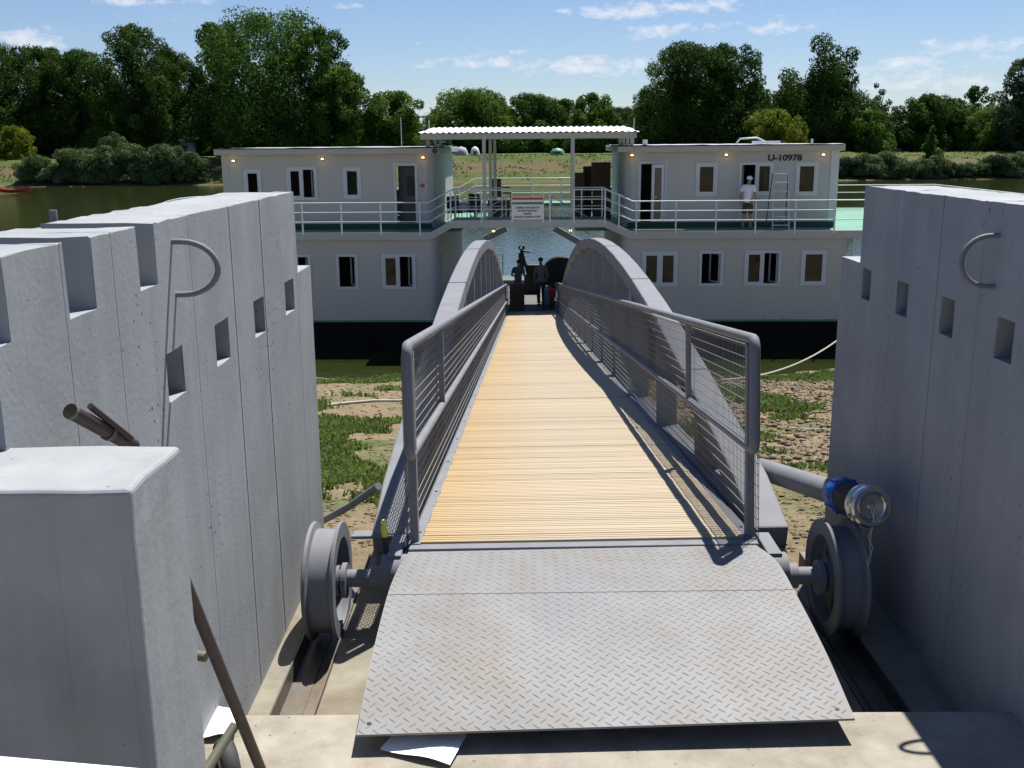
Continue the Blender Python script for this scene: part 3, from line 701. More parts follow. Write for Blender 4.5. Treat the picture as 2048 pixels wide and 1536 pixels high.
# ------------------------------------------------------------------ loose papers, white board
def papers(pxs, z, lift, label, ydown=0):
    P = [Vector(atZ(x, y, z)) for x, y in pxs]; n = 10; vs = []
    for j in range(n+1):
        for i in range(n+1):
            a = P[0].lerp(P[1], i/n); b = P[3].lerp(P[2], i/n); p = a.lerp(b, j/n); u, v = i/n, j/n
            p.z += lift*(.5*math.sin(u*3.1)*math.sin(v*2.2+.5)+.25*math.sin(u*7+v*3))*.6+.003; vs.append(p)
    fs = [(j*(n+1)+i, j*(n+1)+i+1, (j+1)*(n+1)+i+1, (j+1)*(n+1)+i) for j in range(n) for i in range(n)]
    mb = MB(); mb.add(vs, fs, True); mb.add([v-Vector((0, 0, .0012)) for v in vs], [f[::-1] for f in fs], True); o = mb.build('paper_sheet', paper); return tag(o, label, 'paper')
papers([(792, 1466), (938, 1466), (900, 1530), (760, 1500)], 4.745, .03, 'crumpled white paper sheet lying under the front edge of the ramp plate')
papers([(385, 1408), (482, 1420), (470, 1470), (385, 1478)], 4.75, .03, 'white paper sheet on the slab behind the hand truck')
bA, bB = Vector(atY(-120, 1500, 1.60)), Vector(atY(284, 1535, 1.60))
mb = MB(); ax = (bB-bA).normalized(); Mb = Matrix.Translation(bA) @ ax.to_track_quat('X', 'Z').to_matrix().to_4x4()
mb.box((-.5, -.10, -.022), ((bB-bA).length, .0, .0), Mb); sill = mb.build('window_board', white, bevel=.004); tag(sill, 'narrow white board resting on trestle at the bottom left corner', 'board')
mb = MB()
tx = bA.lerp(bB, .45)
zt_ = min((Mb @ Vector((0, -.05, -.022))).z, (Mb @ Vector(((bB-bA).length, -.05, -.022))).z)-.001
for a in (-.12, .16):
    mb.tube([(tx.x+a, tx.y-.06, zt_-.012), (tx.x+a*1.7, tx.y-.22, 4.735)], .012, 8); mb.tube([(tx.x+a, tx.y-.02, zt_-.012), (tx.x+a*1.7, tx.y+.08, 4.735)], .012, 8)
mb.box((tx.x-.2, tx.y-.06, zt_-.022), (tx.x+.24, tx.y-.0, zt_)); tag(mb.build('trestle', olive), 'small trestle holding the narrow white board', 'trestle')
# ------------------------------------------------------------------ houseboat (local: x along the front, y depth, z above water)
bt = thing('houseboat', 'long two-storey cream houseboat on a black hull with a raised walkway over the gangway end', 'houseboat', (.5, 34.1, 0), (0, 0, R(-1.76)))
BM = MW[bt.name]; BI = BM.inverted(); _e = BI @ Vector(EYE); _r3 = BI.to_3x3()
def bu(x, y, v):
    d = _r3 @ Vector(ray(x, y)); p = _e+d*(v-_e.y)/d.y; return p.x, p.z
HZ = .97                       # lower deck above water
FV, UV = 0., 1.5               # front of the lower cabins, front of the upper cabins
DZ = bu(1400, 462, FV-.12)[1]  # upper deck level
def rect(a, b, c, d, v):
    u0, z1 = bu(a, c, v); u1, z0 = bu(b, d, v); return u0, u1, z0, z1
def wall_with(name, u0, u1, z0, z1, v, holes, mt, th=.09):
    xs = cuts([u0, u1], [h[k] for h in holes for k in (0, 1)]); zs = cuts([z0, z1], [h[k] for h in holes for k in (2, 3)])
    mb = MB(); mb.voxel(xs, [v, v+th], zs, lambda x, y, z: not any(h[0] < x < h[1] and h[2] < z < h[3] for h in holes)); return mb.build(name, mt, bt)
browngl = mat('brown_reflecting_glass', (.016, .014, .012), (.042, .036, .029), 1.2, .05, spec=.35); GLS = [winglass]
def window(h, v, kind='fixed', parts=None):
    """h = outer frame rectangle; kind: fixed / open_left / open_right / pair / swung"""
    u0, u1, z0, z1 = h; f = .085; mb = MB()
    xs = [u0, u0+f, u1-f, u1]; zs = [z0, z0+f, z1-f, z1]
    um = None
    if kind in ('open_left', 'open_right', 'pair', 'half_open'):
        um = (u0+u1)/2; xs = [u0, u0+f, um-f*.5, um+f*.5, u1-f, u1]
    mb.voxel(xs, [v-.022, v+.05], zs, lambda x, y, z: x < u0+f or x > u1-f or z < z0+f or z > z1-f or (um is not None and abs(x-um) < f*.5))
    fr = mb.build('window', pvc, bt)
    def pane(a, b, mt=winglass):
        mt = GLS[0]; s = .05; m2 = MB(); m2.voxel([a, a+s, b-s, b], [v-.010, v+.03], [z0+f, z0+f+s, z1-f-s, z1-f], lambda x, y, z: x < a+s or x > b-s or z < z0+f+s or z > z1-f-s)
        m2.build('sash', pvc, fr); m3 = MB(); m3.box((a+s, v+.005, z0+f+s), (b-s, v+.009, z1-f-s)); m3.build('pane', mt, fr)
    if kind == 'fixed': pane(u0+f, u1-f)
    elif kind == 'pair': pane(u0+f, um-f*.5); pane(um+f*.5, u1-f)
    elif kind == 'open_left': pane(um+f*.5, u1-f)
    elif kind == 'open_right': pane(u0+f, um-f*.5)
    if kind in ('open_left', 'open_right', 'half_open', 'swung'):
        # the opened sash stands swung into the room
        a = u0+f if kind != 'open_right' else um+f*.5
        b_ = (um-f*.5 if kind == 'open_left' else u1-f)
        m2 = MB(); hinge = b_ if kind != 'open_left' else a; s_ = -1 if kind != 'open_left' else 1; Lw = (b_-a)*.9
        M = Matrix.Translation((hinge, v+.06, 0)) @ Matrix.Rotation(R(68)*(-s_ if s_ < 0 else 1)*1, 4, 'Z')
        if s_ < 0: M = Matrix.Translation((hinge, v+.06, 0)) @ Matrix.Rotation(R(180-62), 4, 'Z')
        m2.voxel([0, .05, Lw-.05, Lw], [0, .04], [z0+f, z0+f+.05, z1-f-.05, z1-f], lambda x, y, z: x < .05 or x > Lw-.05 or z < z0+f+.05 or z > z1-f-.05)
        m2.v = [tuple(M @ Vector(p)) for p in m2.v]; m2.build('open_sash', pvc, fr)
    # seam of the panel cut-out round the frame
    m4 = MB(); e = .05
    for (a, b, c, d) in ((u0-e, u1+e, z1+e-.012, z1+e), (u0-e, u1+e, z0-e, z0-e+.012), (u0-e, u0-e+.012, z0-e+.012, z1+e-.012), (u1+e-.012, u1+e, z0-e+.012, z1+e-.012)): m4.box((a, v-.004, c), (b, v-.001, d))
    m4.build('window_seam', fasc, fr)
    return fr
# lower storey
gL, gR = bu(874, 560, FV)[0], bu(1242, 560, FV)[0]     # inner corners of the two lower cabins
lowz = DZ-.125
Lw0 = -17.0; Rw1 = bu(1688, 560, FV)[0]
lowL = [rect(590, 625, 509, 579, FV), rect(671.7, 718, 508.4, 578.5, FV), rect(762, 832.4, 508.4, 578.5, FV)]
lowR = [rect(1284.6, 1354, 503, 573, FV), rect(1399.3, 1444.6, 502, 571.6, FV), rect(1490, 1560, 501, 571.5, FV), rect(1604, 1650, 500.5, 570.5, FV)]
CR_ = .35  # rounded cabin corner radius
wall_with('lower_cabin_wall', Lw0, gL-CR_, HZ, lowz, FV, lowL, cream)
wall_with('lower_cabin_wall', gR+CR_, Rw1, HZ, lowz, FV, lowR, cream)
BACK = 10.5
def corner(cx, side, z0, z1, v0, r, mt, name):
    mb = MB(); pts = []
    for i in range(9):
        a = math.pi/2*i/8; pts.append((cx+side*(-r+r*math.sin(a)), v0+r-r*math.cos(a)))
    vs = [(x, y, z) for z in (z0, z1) for x, y in pts]; n = 9; mb.add(vs, [((i, i+1, n+i+1, n+i) if side > 0 else (i, n+i, n+i+1, i+1)) for i in range(n-1)], True); return mb.build(name, mt, bt)
corner(gL, 1, HZ, lowz, FV, CR_, cream, 'cabin_corner'); corner(gR, -1, HZ, lowz, FV, CR_, cream, 'cabin_corner')
for x, s in ((gL, -1), (gR, 1)):
    MB().box((min(x, x+s*.08), FV+CR_, HZ), (max(x, x+s*.08), BACK, lowz)).build('side_wall', cream, bt)
MB().box((Lw0, BACK, HZ), (gL, BACK+.08, lowz)).build('back_wall', cream, bt); MB().box((gR, BACK, HZ), (Rw1, BACK+.08, lowz)).build('back_wall', cream, bt)
MB().box((Rw1-.08, FV+.09, HZ), (Rw1, BACK, lowz)).build('side_wall', cream, bt)
for a, b in ((Lw0+.1, gL-.1), (gR+.1, Rw1-.1)):
    mb = MB(); mb.box((a, FV+3.2, HZ+.02), (b, FV+3.3, lowz-.02)); mb.box((a, FV+.1, HZ+.0), (b, FV+3.2, HZ+.03)); mb.build('interior_wall', inner, bt)
# side door in the passage, seen dark beside the left arch
MB().box((gL+.001, 1.2, HZ+.05), (gL+.03, 2.1, HZ+2.05)).build('side_door', fasc, bt); MB().box((gR-.03, 1.2, HZ+.05), (gR-.001, 2.1, HZ+2.05)).build('side_door', fasc, bt)
# fascia and deck slab: profile of the front edge in px -> local
fy = FV-.12
def edge_profile(v, pts):
    return [bu(x, y, v) for x, y in pts]
topP = [(-60, 0), (868, 468.5), (905, 440.5), (1210, 439.5), (1264, 462.), (1745, 462.)]
zt0 = DZ; zc = bu(1050, 440, fy)[1]
u1_, u2_, u3_, u4_ = bu(862, 468, fy)[0], bu(903, 441, fy)[0], bu(1209, 440, fy)[0], bu(1262, 464, fy)[0]
UR = 17.5
def fascia(v, name, th=.10, h=.25):
    P = [(Lw0-1, zt0), (u1_, zt0), (u2_, zc), (u3_, zc), (u4_, zt0), (UR, zt0)]
    mb = MB(); vs = []
    for (u, z) in P:
        for (dy, dz) in ((0, 0), (th, 0), (th, -h), (0, -h)): vs.append((u, v+dy, z+dz))
    fs = [(0, 1, 2, 3), tuple(len(vs)-4+j for j in (3, 2, 1, 0))]
    for i in range(len(P)-1):
        for j in range(4): fs.append((i*4+j, (i+1)*4+j, (i+1)*4+(j+1) % 4, i*4+(j+1) % 4))
    mb.add(vs, [f[::-1] for f in fs]); return mb.build(name, fasc, bt)
fascia(fy, 'deck_fascia'); fascia(11.4, 'deck_fascia')
def deckslab(a, b, z, mt=green, v0=None, v1=11.4):
    v0 = fy+.1 if v0 is None else v0
    MB().box((a, v0, z-.12), (b, v1, z-.02)).build('upper_deck', mt, bt)
deckslab(Lw0-1, u1_, zt0); deckslab(u4_, UR, zt0)
MB().box((u2_, fy+.1, zc-.12), (u3_, 1.6, zc-.02)).build('raised_walkway', green, bt)
MB().box((u2_, 9.9, zc-.12), (u3_, 11.4, zc-.02)).build('raised_walkway', green, bt)
for a, b, z0, z1 in ((u1_, u2_, zt0, zc), (u3_, u4_, zc, zt0)):
    for v0, v1 in ((fy+.1, 1.6), (9.9, 11.4)):
        mb = MB(); mb.add([(a, v0, z0-.02), (b, v0, z1-.02), (b, v1, z1-.02), (a, v1, z0-.02), (a, v0, z0-.12), (b, v0, z1-.12), (b, v1, z1-.12), (a, v1, z0-.12)], [(0, 1, 2, 3), (7, 6, 5, 4), (0, 4, 5, 1), (3, 2, 6, 7), (1, 5, 6, 2), (0, 3, 7, 4)]); mb.build('deck_ramp', green, bt)
# decks over the passage sides, behind the ramps
MB().box((u1_, 1.6, zt0-.12), (u2_+.15, 9.9, zt0-.02)).build('upper_deck', green, bt); MB().box((u3_-.9, 1.6, zt0-.12), (u4_, 9.9, zt0-.02)).build('upper_deck', green, bt)
MB().box((u2_+.15, 4.6, zt0-.12), (u3_-3.2, 9.9, zt0-.02)).build('upper_deck', green, bt)
# columns below the right overhang
for px in (1708, 1760):
    u = bu(px, 500, FV)[0]; MB().cyl((u, .1, HZ), (u, .1, zt0-.12), .05, 10).build('deck_post', railw, bt)
for u in (Rw1+2.3, Rw1+4.6): MB().cyl((u, 10.8, HZ), (u, 10.8, zt0-.12), .05, 10).build('deck_post', railw, bt)
# hull
hb = MB()
prof_h = [(-22., -.6), (-23, HZ), (UR+1.2, HZ), (UR, -.6)]
hb.add([(u, v, z) for v in (.0+FV, 12.) for u, z in prof_h], [(0, 3, 2, 1), (4, 5, 6, 7), (0, 4, 7, 3), (1, 2, 6, 5), (2, 3, 7, 6), (0, 1, 5, 4)])
hb.build('hull', hullm, bt)
MB().box((-23., -.03, HZ-.05), (UR+1.2, 0.0-.002, HZ+.012)).build('rubbing_strake', green, bt)
MB().box((gL, .05, HZ+.001), (gR, 11.9, HZ+.016)).build('lower_deck', mat('lower_deck_paint', (.07, .08, .075), (.10, .11, .10), 1.5, .7), bt)
MB().box((Rw1, .02, HZ+.001), (UR+1, 11.9, HZ+.016)).build('lower_deck', green, bt); MB().box((-22.5, .02, HZ+.001), (Lw0, 11.9, HZ+.016)).build('lower_deck', green, bt)
for px in (772, 810, 1528, 1566):
    u, z = bu(px, 636 if px < 1000 else 627, FV-.02); pts = [(u-.07, FV-.02, HZ+.03)]+[(u+.07*math.cos(a), FV-.02, HZ+.06+.07*math.sin(a)) for a in [math.pi*(1-i/8) for i in range(9)]]+[(u+.07, FV-.02, HZ+.03)]
    MB().tube(pts, .014, 6).build('lifting_eye', pvc, bt)
GLS[0] = browngl
for h, k in zip(lowL, ('half_open' if False else 'swung', 'swung', 'open_right')): window(h, FV, k)
for h, k in zip(lowR, ('pair', 'swung', 'open_right', 'fixed')): window(h, FV, k)
GLS[0] = winglass
# upper cabins
uLa, uLb = bu(446.7, 380, UV)[0], bu(870, 380, UV)[0]; uRa, uRb = bu(1248, 380, UV)[0], bu(1674, 380, UV)[0]
rz0, rz1 = bu(1450, 303, UV-.30)[1], bu(1450, 291, UV-.30)[1]
UB = UV+6.8
upL = [rect(486.5, 525, 339, 402, UV), rect(572, 636, 334.5, 399.5, UV), rect(685, 723.5, 334.5, 397.5, UV)]
dL = rect(787, 836.5, 327.6, 444, UV); dL = (dL[0], dL[1], bu(1450, 443, UV)[1], dL[3])
dR = rect(1278.3, 1330.5, 323.8, 443, UV); dR = (dR[0], dR[1], bu(1450, 443, UV)[1], dR[3])
upR = [rect(1392.5, 1433.4, 325.7, 391.6, UV), rect(1479.5, 1545.4, 324.5, 390.5, UV), rect(1592.9, 1633.7, 324.5, 391, UV)]
r2_ = .30
wall_with('upper_cabin_wall', uLa, uLb-r2_, DZ, rz0+.03, UV, upL+[dL], cream); wall_with('upper_cabin_wall', uRa+r2_, uRb, DZ, rz0+.03, UV, upR+[dR], cream)
corner(uLb, 1, DZ, rz0+.03, UV, r2_, cream, 'cabin_corner'); corner(uRa, -1, DZ, rz0+.03, UV, r2_, cream, 'cabin_corner')
for x, s in ((uLb, -1), (uRa, 1)): MB().box((min(x, x+s*.08), UV+r2_, DZ), (max(x, x+s*.08), UB, rz0+.03)).build('side_wall', cream, bt)
MB().box((uLa, UV+.09, DZ), (uLa+.08, UB, rz0+.03)).build('side_wall', cream, bt); MB().box((uRb-.08, UV+.09, DZ), (uRb, UB, rz0+.03)).build('side_wall', cream, bt)
bl = [(h[0]-.5, h[1]+.5, h[2], h[3]) for h in (upL[2],)]
wall_with('back_wall', uLa, uLb, DZ, rz0+.03, UB, bl, cream); wall_with('back_wall', uRa, uRb, DZ, rz0+.03, UB, [(upR[0][0]-.3, upR[0][1]+.6, upR[0][2], upR[0][3])], cream)
MB().box((uLa+.1, UV+2.6, DZ), (upL[1][1]+.5, UV+2.66, rz0)).build('interior_wall', inner, bt)
MB().box((upR[0][1]+.4, UV+2.6, DZ), (uRb-.1, UV+2.66, rz0)).build('interior_wall', inner, bt)
for a, b in ((uLa, uLb-.12), (uRa+.12, uRb)): MB().box((a, UV-.035, DZ-.02), (b, UV-.014, bu(1450, 443.5, UV)[1])).build('cabin_plinth', mat('dark_green_paint', (.012, .045, .03), None, rough=.6), bt)
# corner pillars and panel seams
for u in (bu(461, 380, UV)[0], bu(864, 380, UV)[0]-.12, bu(1253, 380, UV)[0]+.1, bu(1657.5, 380, UV)[0]): MB().box((u-.008, UV-.008, DZ), (u+.008, UV-.001, rz0+.02)).build('panel_seam', fasc, bt)
u = bu(1658.5, 380, UV)[0]; MB().box((u, UV-.012, DZ), (uRb+.012, UV-.0015, rz0+.02)).build('corner_panel', pvc, bt)
for k in range(1, 9):
    for (a, b, hh) in ((uLa, uLb, upL+[dL]), (uRa, uRb, upR+[dR])):
        u = a+(b-a)*k/9
        if not any(h[0]-.15 < u < h[1]+.15 for h in hh): MB().box((u-.004, UV-.003, DZ+.05), (u+.004, UV-.0005, rz0)).build('panel_seam', fasc, bt)
for a, b in ((bu(427.6, 310, UV-.30)[0], bu(878, 305, UV-.30)[0]), (bu(1236, 298, UV-.30)[0], bu(1691, 298, UV-.30)[0])):
    MB().box((a, UV-.30, rz0), (b, UB+.45, rz1)).build('roof_slab', fasc, bt, bevel=.02)
    mb = MB(); xs = lin(a+.04, b-.04, .4); ys = lin(UV-.40, UB+.4, .8); r = random.Random(int(a*10))
    V = [(x, y, rz1+.02+r.uniform(0, .022)) for y in ys for x in xs]; n = len(xs); mb.add(V, [(j*n+i, j*n+i+1, (j+1)*n+i+1, (j+1)*n+i) for j in range(len(ys)-1) for i in range(n-1)], True); mb.build('roof_membrane', roofm, bt)
for h, k in zip(upL, ('fixed', 'open_right', 'fixed')): window(h, UV, k)
GLS[0] = browngl
for h, k in zip(upR, ('fixed', 'open_left', 'fixed')): window(h, UV, k)
def doorframe(h, v):
    f = .07; u0, u1, z0, z1 = h; mb = MB(); mb.voxel([u0-.02, u0+f, u1-f, u1+.02], [v-.03, v+.06], [z0, z1-f, z1+.02], lambda x, y, z: not (u0+f < x < u1-f and z < z1-f)); return mb.build('door_frame', pvc, bt)
f1 = doorframe(dL, UV); MB().box((dL[0]+.07, UV+.55, DZ), (dL[1]-.07, UV+.6, dL[3]-.05)).build('door_leaf', darksteel, f1)
MB().box((dL[1]-.42, UV+.50, DZ+1.1), (dL[1]-.18, UV+.54, DZ+1.75)).build('hanging_coat', blackp, f1)
f2 = doorframe(dR, UV); um = bu(1302, 380, UV)[0]; Lw = dR[1]-um-.07
mb = MB(); mb.voxel([0, .09, Lw-.09, Lw], [0, .05], [dR[2]+.02, dR[2]+.12, dR[3]-.2, dR[3]-.08], lambda x, y, z: x < .09 or x > Lw-.09 or z < dR[2]+.12 or z > dR[3]-.2)
M = Matrix.Translation((um, UV-.26, 0)) @ Matrix.Rotation(R(17), 4, 'Z'); mb.v = [tuple(M @ Vector(p)) for p in mb.v]; mb.build('door_leaf', pvc, f2)
mb = MB(); mb.box((.09, .02, dR[2]+.12), (Lw-.09, .026, dR[3]-.2), M); mb.build('door_glass', mat('smoked_glass', (.10, .10, .095), None, rough=.08), f2)
mb = MB(); mb.box((.03, -.05, DZ+1.02), (.17, -.02, DZ+1.05), M); mb.build('handle', alum, f2)
MB().box((um-.55, UV+2.2, DZ), (um+1., UV+2.25, rz0)).build('interior_wall', inner, bt)
# lamps, alarm box, vent
for i, (x, y) in enumerate(((467, 324), (645, 320), (846, 317), (1263.8, 312.5), (1452.3, 311.7), (1646.4, 311.2))):
    u, z = bu(x, y, UV-.06); lb = MB().box((u-.055, UV-.05, z-.02), (u+.055, UV-.001, z+.075)).build('lamp_bracket', darksteel, bt)
    MB().lathe([(.0005, -.05), (.03, -.045), (.05, -.015), (.05, .0), (.0005, .0)], Matrix.Translation((u, UV-.085, z+.015)) @ Matrix.Rotation(R(-90), 4, 'Y') @ Matrix.Diagonal((-1, 1, 1, 1)), 12).build('lamp_glass', lampm, lb)
u, z = bu(844.6, 371.5, UV-.05); MB().box((u-.06, UV-.05, z-.05), (u+.06, UV-.001, z+.06)).build('alarm_box', redm, bt); MB().box((u+.09, UV-.03, z-.03), (u+.17, UV-.001, z+.05)).build('switch_box', pvc, bt)
u, z = bu(869, 302, UV-.5); MB().cyl((u, UV-.49, z), (u, UV-.301, z), .085, 16).build('vent_hole', brownpaint, bt)
u, z = bu(1263, 366, UV-.02); MB().cyl((u, UV-.02, z), (u, UV-.001, z), .06, 14).build('intercom', fasc, bt)
# registration number
u, z = bu(1570, 316, UV-.02)
textmesh('registration_number', 'U-10978', .27, blackp, bt, Matrix.Translation((u, UV-.010, z)) @ Matrix.Rotation(R(90), 4, 'X'), .011, .004, 1.2)
# canopy over the centre
cv = UV-1.05
ca, cb = bu(840, 270, cv)[0], bu(1273.5, 270, cv)[0]; cz0 = bu(1050, 277.5, cv)[1]; cz1 = bu(1050, 266, cv)[1]; cz2 = bu(1050, 257.5, cv+1.0)[1]
mb = MB()
for (a, b, c, d) in ((ca, cb, cv, cv+.07), (ca, cb, cv+5.4, cv+5.47), (ca, ca+.07, cv+.07, cv+5.4), (cb-.07, cb, cv+.07, cv+5.4)): mb.box((a, c, cz0), (b, d, cz1))
mb.build('canopy_fascia', fasc, bt)
mb = MB(); n = 150; vs = []; 
for i in range(n+1):
    u = ca-.08+(cb-ca+.16)*i/n; w = .022*math.sin(i/n*2*math.pi*36); e = min(1, min(i, n-i)/7.); 
    for j, (v, z) in enumerate(((cv-.14, cz1+.012), (cv+.9, cz2-.02), (cv+2.7, cz2+.06), (cv+4.4, cz2-.03), (cv+5.6, cz1+.01))): vs.append((u, v, cz1+.02+(z-cz1)*(.25+.75*math.sin(e*math.pi/2))+w))
fs = [(i*5+j, (i+1)*5+j, (i+1)*5+j+1, i*5+j+1) for i in range(n) for j in range(4)]
mb.add(vs, fs, True); mb.add([(a, b, c-.006) for a, b, c in vs], [f[::-1] for f in fs], True); mb.build('corrugated_roof', white, bt)
MB().box((ca+.07, cv+.07, cz0+.06), (cb-.07, cv+5.4, cz0+.075)).build('canopy_ceiling', green, bt)
for px, v, zb in ((968.5, .15, zc), (1145.5, .15, zc), (981, 4.2, DZ), (990, 5.3, DZ), (1144, 4.5, DZ)):
    u = bu(px, 340, v)[0]; MB().box((u-.055, v-.05, zb-.02), (u+.055, v+.05, cz0+.07)).build('canopy_post', fasc if v < 1 else railw, bt)
for px, v in ((855, UV+.3), (871, UV+1.6), (881, UV+3.), (1240, UV+3.8), (1247, UV+2.6), (1255, UV+1.4), (1263, UV+.2)):
    u = bu(px, 283, v)[0]; MB().box((u-.05, v-.05, rz1-.01), (u+.05, v+.05, cz0+.07)).build('canopy_post', fasc, bt)
for px in (858, 1268, 802):
    u = bu(px, 250, UV+1)[0]; z = bu(px, 236 if px > 900 else 240, UV+1)[1]
    if px == 802: z = bu(803, 235, UV+1)[1]
    MB().tube([(u, UV+1, rz1), (u, UV+1, z)], .012, 6).build('antenna', alum, bt)
u, z = bu(1290, 283, UV+2.); MB().cyl((u, UV+2., rz1), (u, UV+2., rz1+.22), .09, 14).build('roof_vent', alum, bt)
u, z = bu(1624, 284, UV+2.); MB().tube([(u, UV+2., rz1), (u, UV+2., rz1+.2)], .04, 10).build('roof_vent', alum, bt)
u, z = bu(1532, 287, UV+.6); mb = MB(); mb.box((u-.42, UV+.3, rz1+.05), (u+.42, UV+.9, rz1+.14), None); mb.build('roof_hatch', white, bt)
mb = MB(); mb.tube([(u-.85, UV+1.6, rz1+.03), (u-.7, UV+1.6, rz1+.22), (u-.1, UV+1.7, rz1+.25), (u+.3, UV+1.6, rz1+.05)], .03, 8); mb.build('roof_hatch_frame', alum, bt)
# ---- railings
def rail_run(pts, hs=(.92, .60, .29), post=None, name='railing', r=.019, v=None, posts=None):
    """pts local (u,v,z of deck)"""
    for k, h in enumerate(hs):
        MB().tube([(p[0], p[1], p[2]+h) for p in pts], r if k == 0 else r*.8, 8).build('rail', railw, bt)
    for (u, vv, z) in (posts or []):
        MB().box((u-.022, vv-.022, z-.10), (u+.022, vv+.022, z+hs[0])).build('rail_post', railw, bt)
rv = FV-.10
LRE = bu(452, 408, rv)[0]
P = [(LRE, rv, zt0), (u1_-.05, rv, zt0), (u2_-.02, rv, zc), (u3_+.02, rv, zc), (u4_+.05, rv, zt0), (UR-.3, rv, zt0)]
H0 = bu(1050, 384.7, rv)[1]-zc; H0 = .97
hs = (H0, H0*.68, H0*.36)
lp = [bu(x, 450, rv)[0] for x in (455, 527, 605, 683, 761.5, 840)]
rp_ = [bu(x, 450, rv)[0] for x in (1272.5, 1351.5, 1431.5, 1510.5, 1589.5, 1668.5, 1748)]+[UR-.3]
cp = [bu(x, 420, rv)[0] for x in (901.5, 963, 1024, 1086.7, 1100, 1148, 1210)]
posts = [(u, rv, zt0) for u in lp+rp_]+[(u, rv, zc) for u in cp]+[(bu(1238, 430, rv)[0], rv, (zt0+zc)/2+.05)]
rail_run(P, hs, posts=posts)
# second railing along the inner side of the raised walkway, rear deck railings
P2 = [(u1_-.05, 1.5, zt0), (u2_-.02, 1.5, zc), (u2_+1.6, 1.5, zc)]; rail_run(P2, hs, posts=[(u2_, 1.5, zc), (u2_+.7, 1.5, zc), (u2_+1.6, 1.5, zc)])
P2 = [(u3_-1.4, 1.5, zc), (u3_+.02, 1.5, zc), (u4_+.05, 1.5, zt0)]; rail_run(P2, hs, posts=[(u3_-1.4, 1.5, zc), (u3_-.7, 1.5, zc), (u3_, 1.5, zc)])
rb_ = 11.3
P3 = [(LRE, rb_, zt0), (u1_, rb_, zt0), (u2_, rb_, zc), (u3_, rb_, zc), (u4_, rb_, zt0), (UR-.3, rb_, zt0)]
rail_run(P3, hs, posts=[(u, rb_, zt0) for u in lin(LRE, u1_, 1.35)+lin(u4_, UR-.3, 1.35)]+[(u, rb_, zc) for u in lin(u2_, u3_, 1.3)])
rail_run([(UR-.3, rv, zt0), (UR-.3, rb_, zt0)], hs, posts=[(UR-.3, v, zt0) for v in lin(1, 10, 1.5)])
# stair rails going down in the middle
for (x0, y0, x1, y1, v) in ((1012, 394, 942, 436, 3.4), (1102, 392, 1180, 437, 3.6)):
    a, b = bu(x0, y0, v), bu(x1, y1, v)
    for dz in (0, -.30, -.58): MB().tube([(a[0], v, a[1]+dz), (b[0], v, b[1]+dz)], .018, 8).build('stair_rail', railw, bt)
    MB().box((min(a[0], b[0]) if x0 > x1 else a[0]-.0, v-.02, zt0), ((min(a[0], b[0]) if x0 > x1 else a[0])+.04, v+.02, a[1]) if x0 < x1 else (b[0]+.04, v+.02, b[1]+.1)).build('rail_post', railw, bt)
    MB().box((a[0]-.02, v-.02, zt0-.1), (a[0]+.02, v+.02, a[1]+.02)).build('rail_post', railw, bt)
    mu = (a[0]+b[0])/2; MB().box((mu-.02, v-.02, zt0-.5), (mu+.02, v+.02, (a[1]+b[1])/2)).build('rail_post', railw, bt)
# lower rear railing across the open passage and arc rail on the left deck
for h in (1.0, .62): MB().tube([(gL+.1, 11.7, HZ+h), (gL+1.75, 11.7, HZ+h)], .02, 8).build('rail', green, bt); MB().tube([(gR-1.2, 11.7, HZ+h), (gR-.1, 11.7, HZ+h)], .02, 8).build('rail', green, bt)
for u in (gL+.4, gL+1.0, gL+1.7, gR-1.2, gR-.5): MB().cyl((u, 11.7, HZ), (u, 11.7, HZ+1.0), .02, 8).build('rail_post', green, bt)
P = []
for x, y in ((300, 422), (316, 411), (335, 403), (357, 398), (380, 395.5), (405, 394), (440, 396.5), (455, 400)): u, z = bu(x, y, 9.); P.append((u, 9., z))
MB().tube(P, .035, 8).build('curved_rail', white, bt)
for x, y in ((358, 398), (380, 396), (400, 395)): u, z = bu(x, y, 9.); MB().tube([(u, 9., z), (u, 9., z-1.)], .014, 6).build('rail_post', white, bt)
# passage braces with lamps
for (x0, y0, x1, y1, lx, ly) in ((1005, 458, 952, 486, 987, 463), (1110, 458, 1160, 484, 1141, 462)):
    u, z = bu(lx, ly, 8.); MB().lathe([(.0005, -.06), (.05, -.04), (.06, 0), (.0005, .02)], Matrix.Translation((u, 8., z)) @ Matrix.Rotation(R(90), 4, 'Y'), 12).build('passage_lamp', lampm, bt)
    MB().tube([(u, 8., z+.04), (u, 8., zt0-.1)], .015, 6).build('lamp_rod', darksteel, bt)
# rear braces of the raised walkway, seen from below
for (pp) in (((968, 479), (1013, 457)), ((1108, 457), (1160, 486))):
    a, b = bu(*pp[0], 11.45), bu(*pp[1], 11.45); mb = MB(); mb.sweep([(a[0], 11.6, a[1]), (b[0], 11.6, b[1])], .12, .26, (0, 1, 0)); mb.build('walkway_brace', fasc, bt)
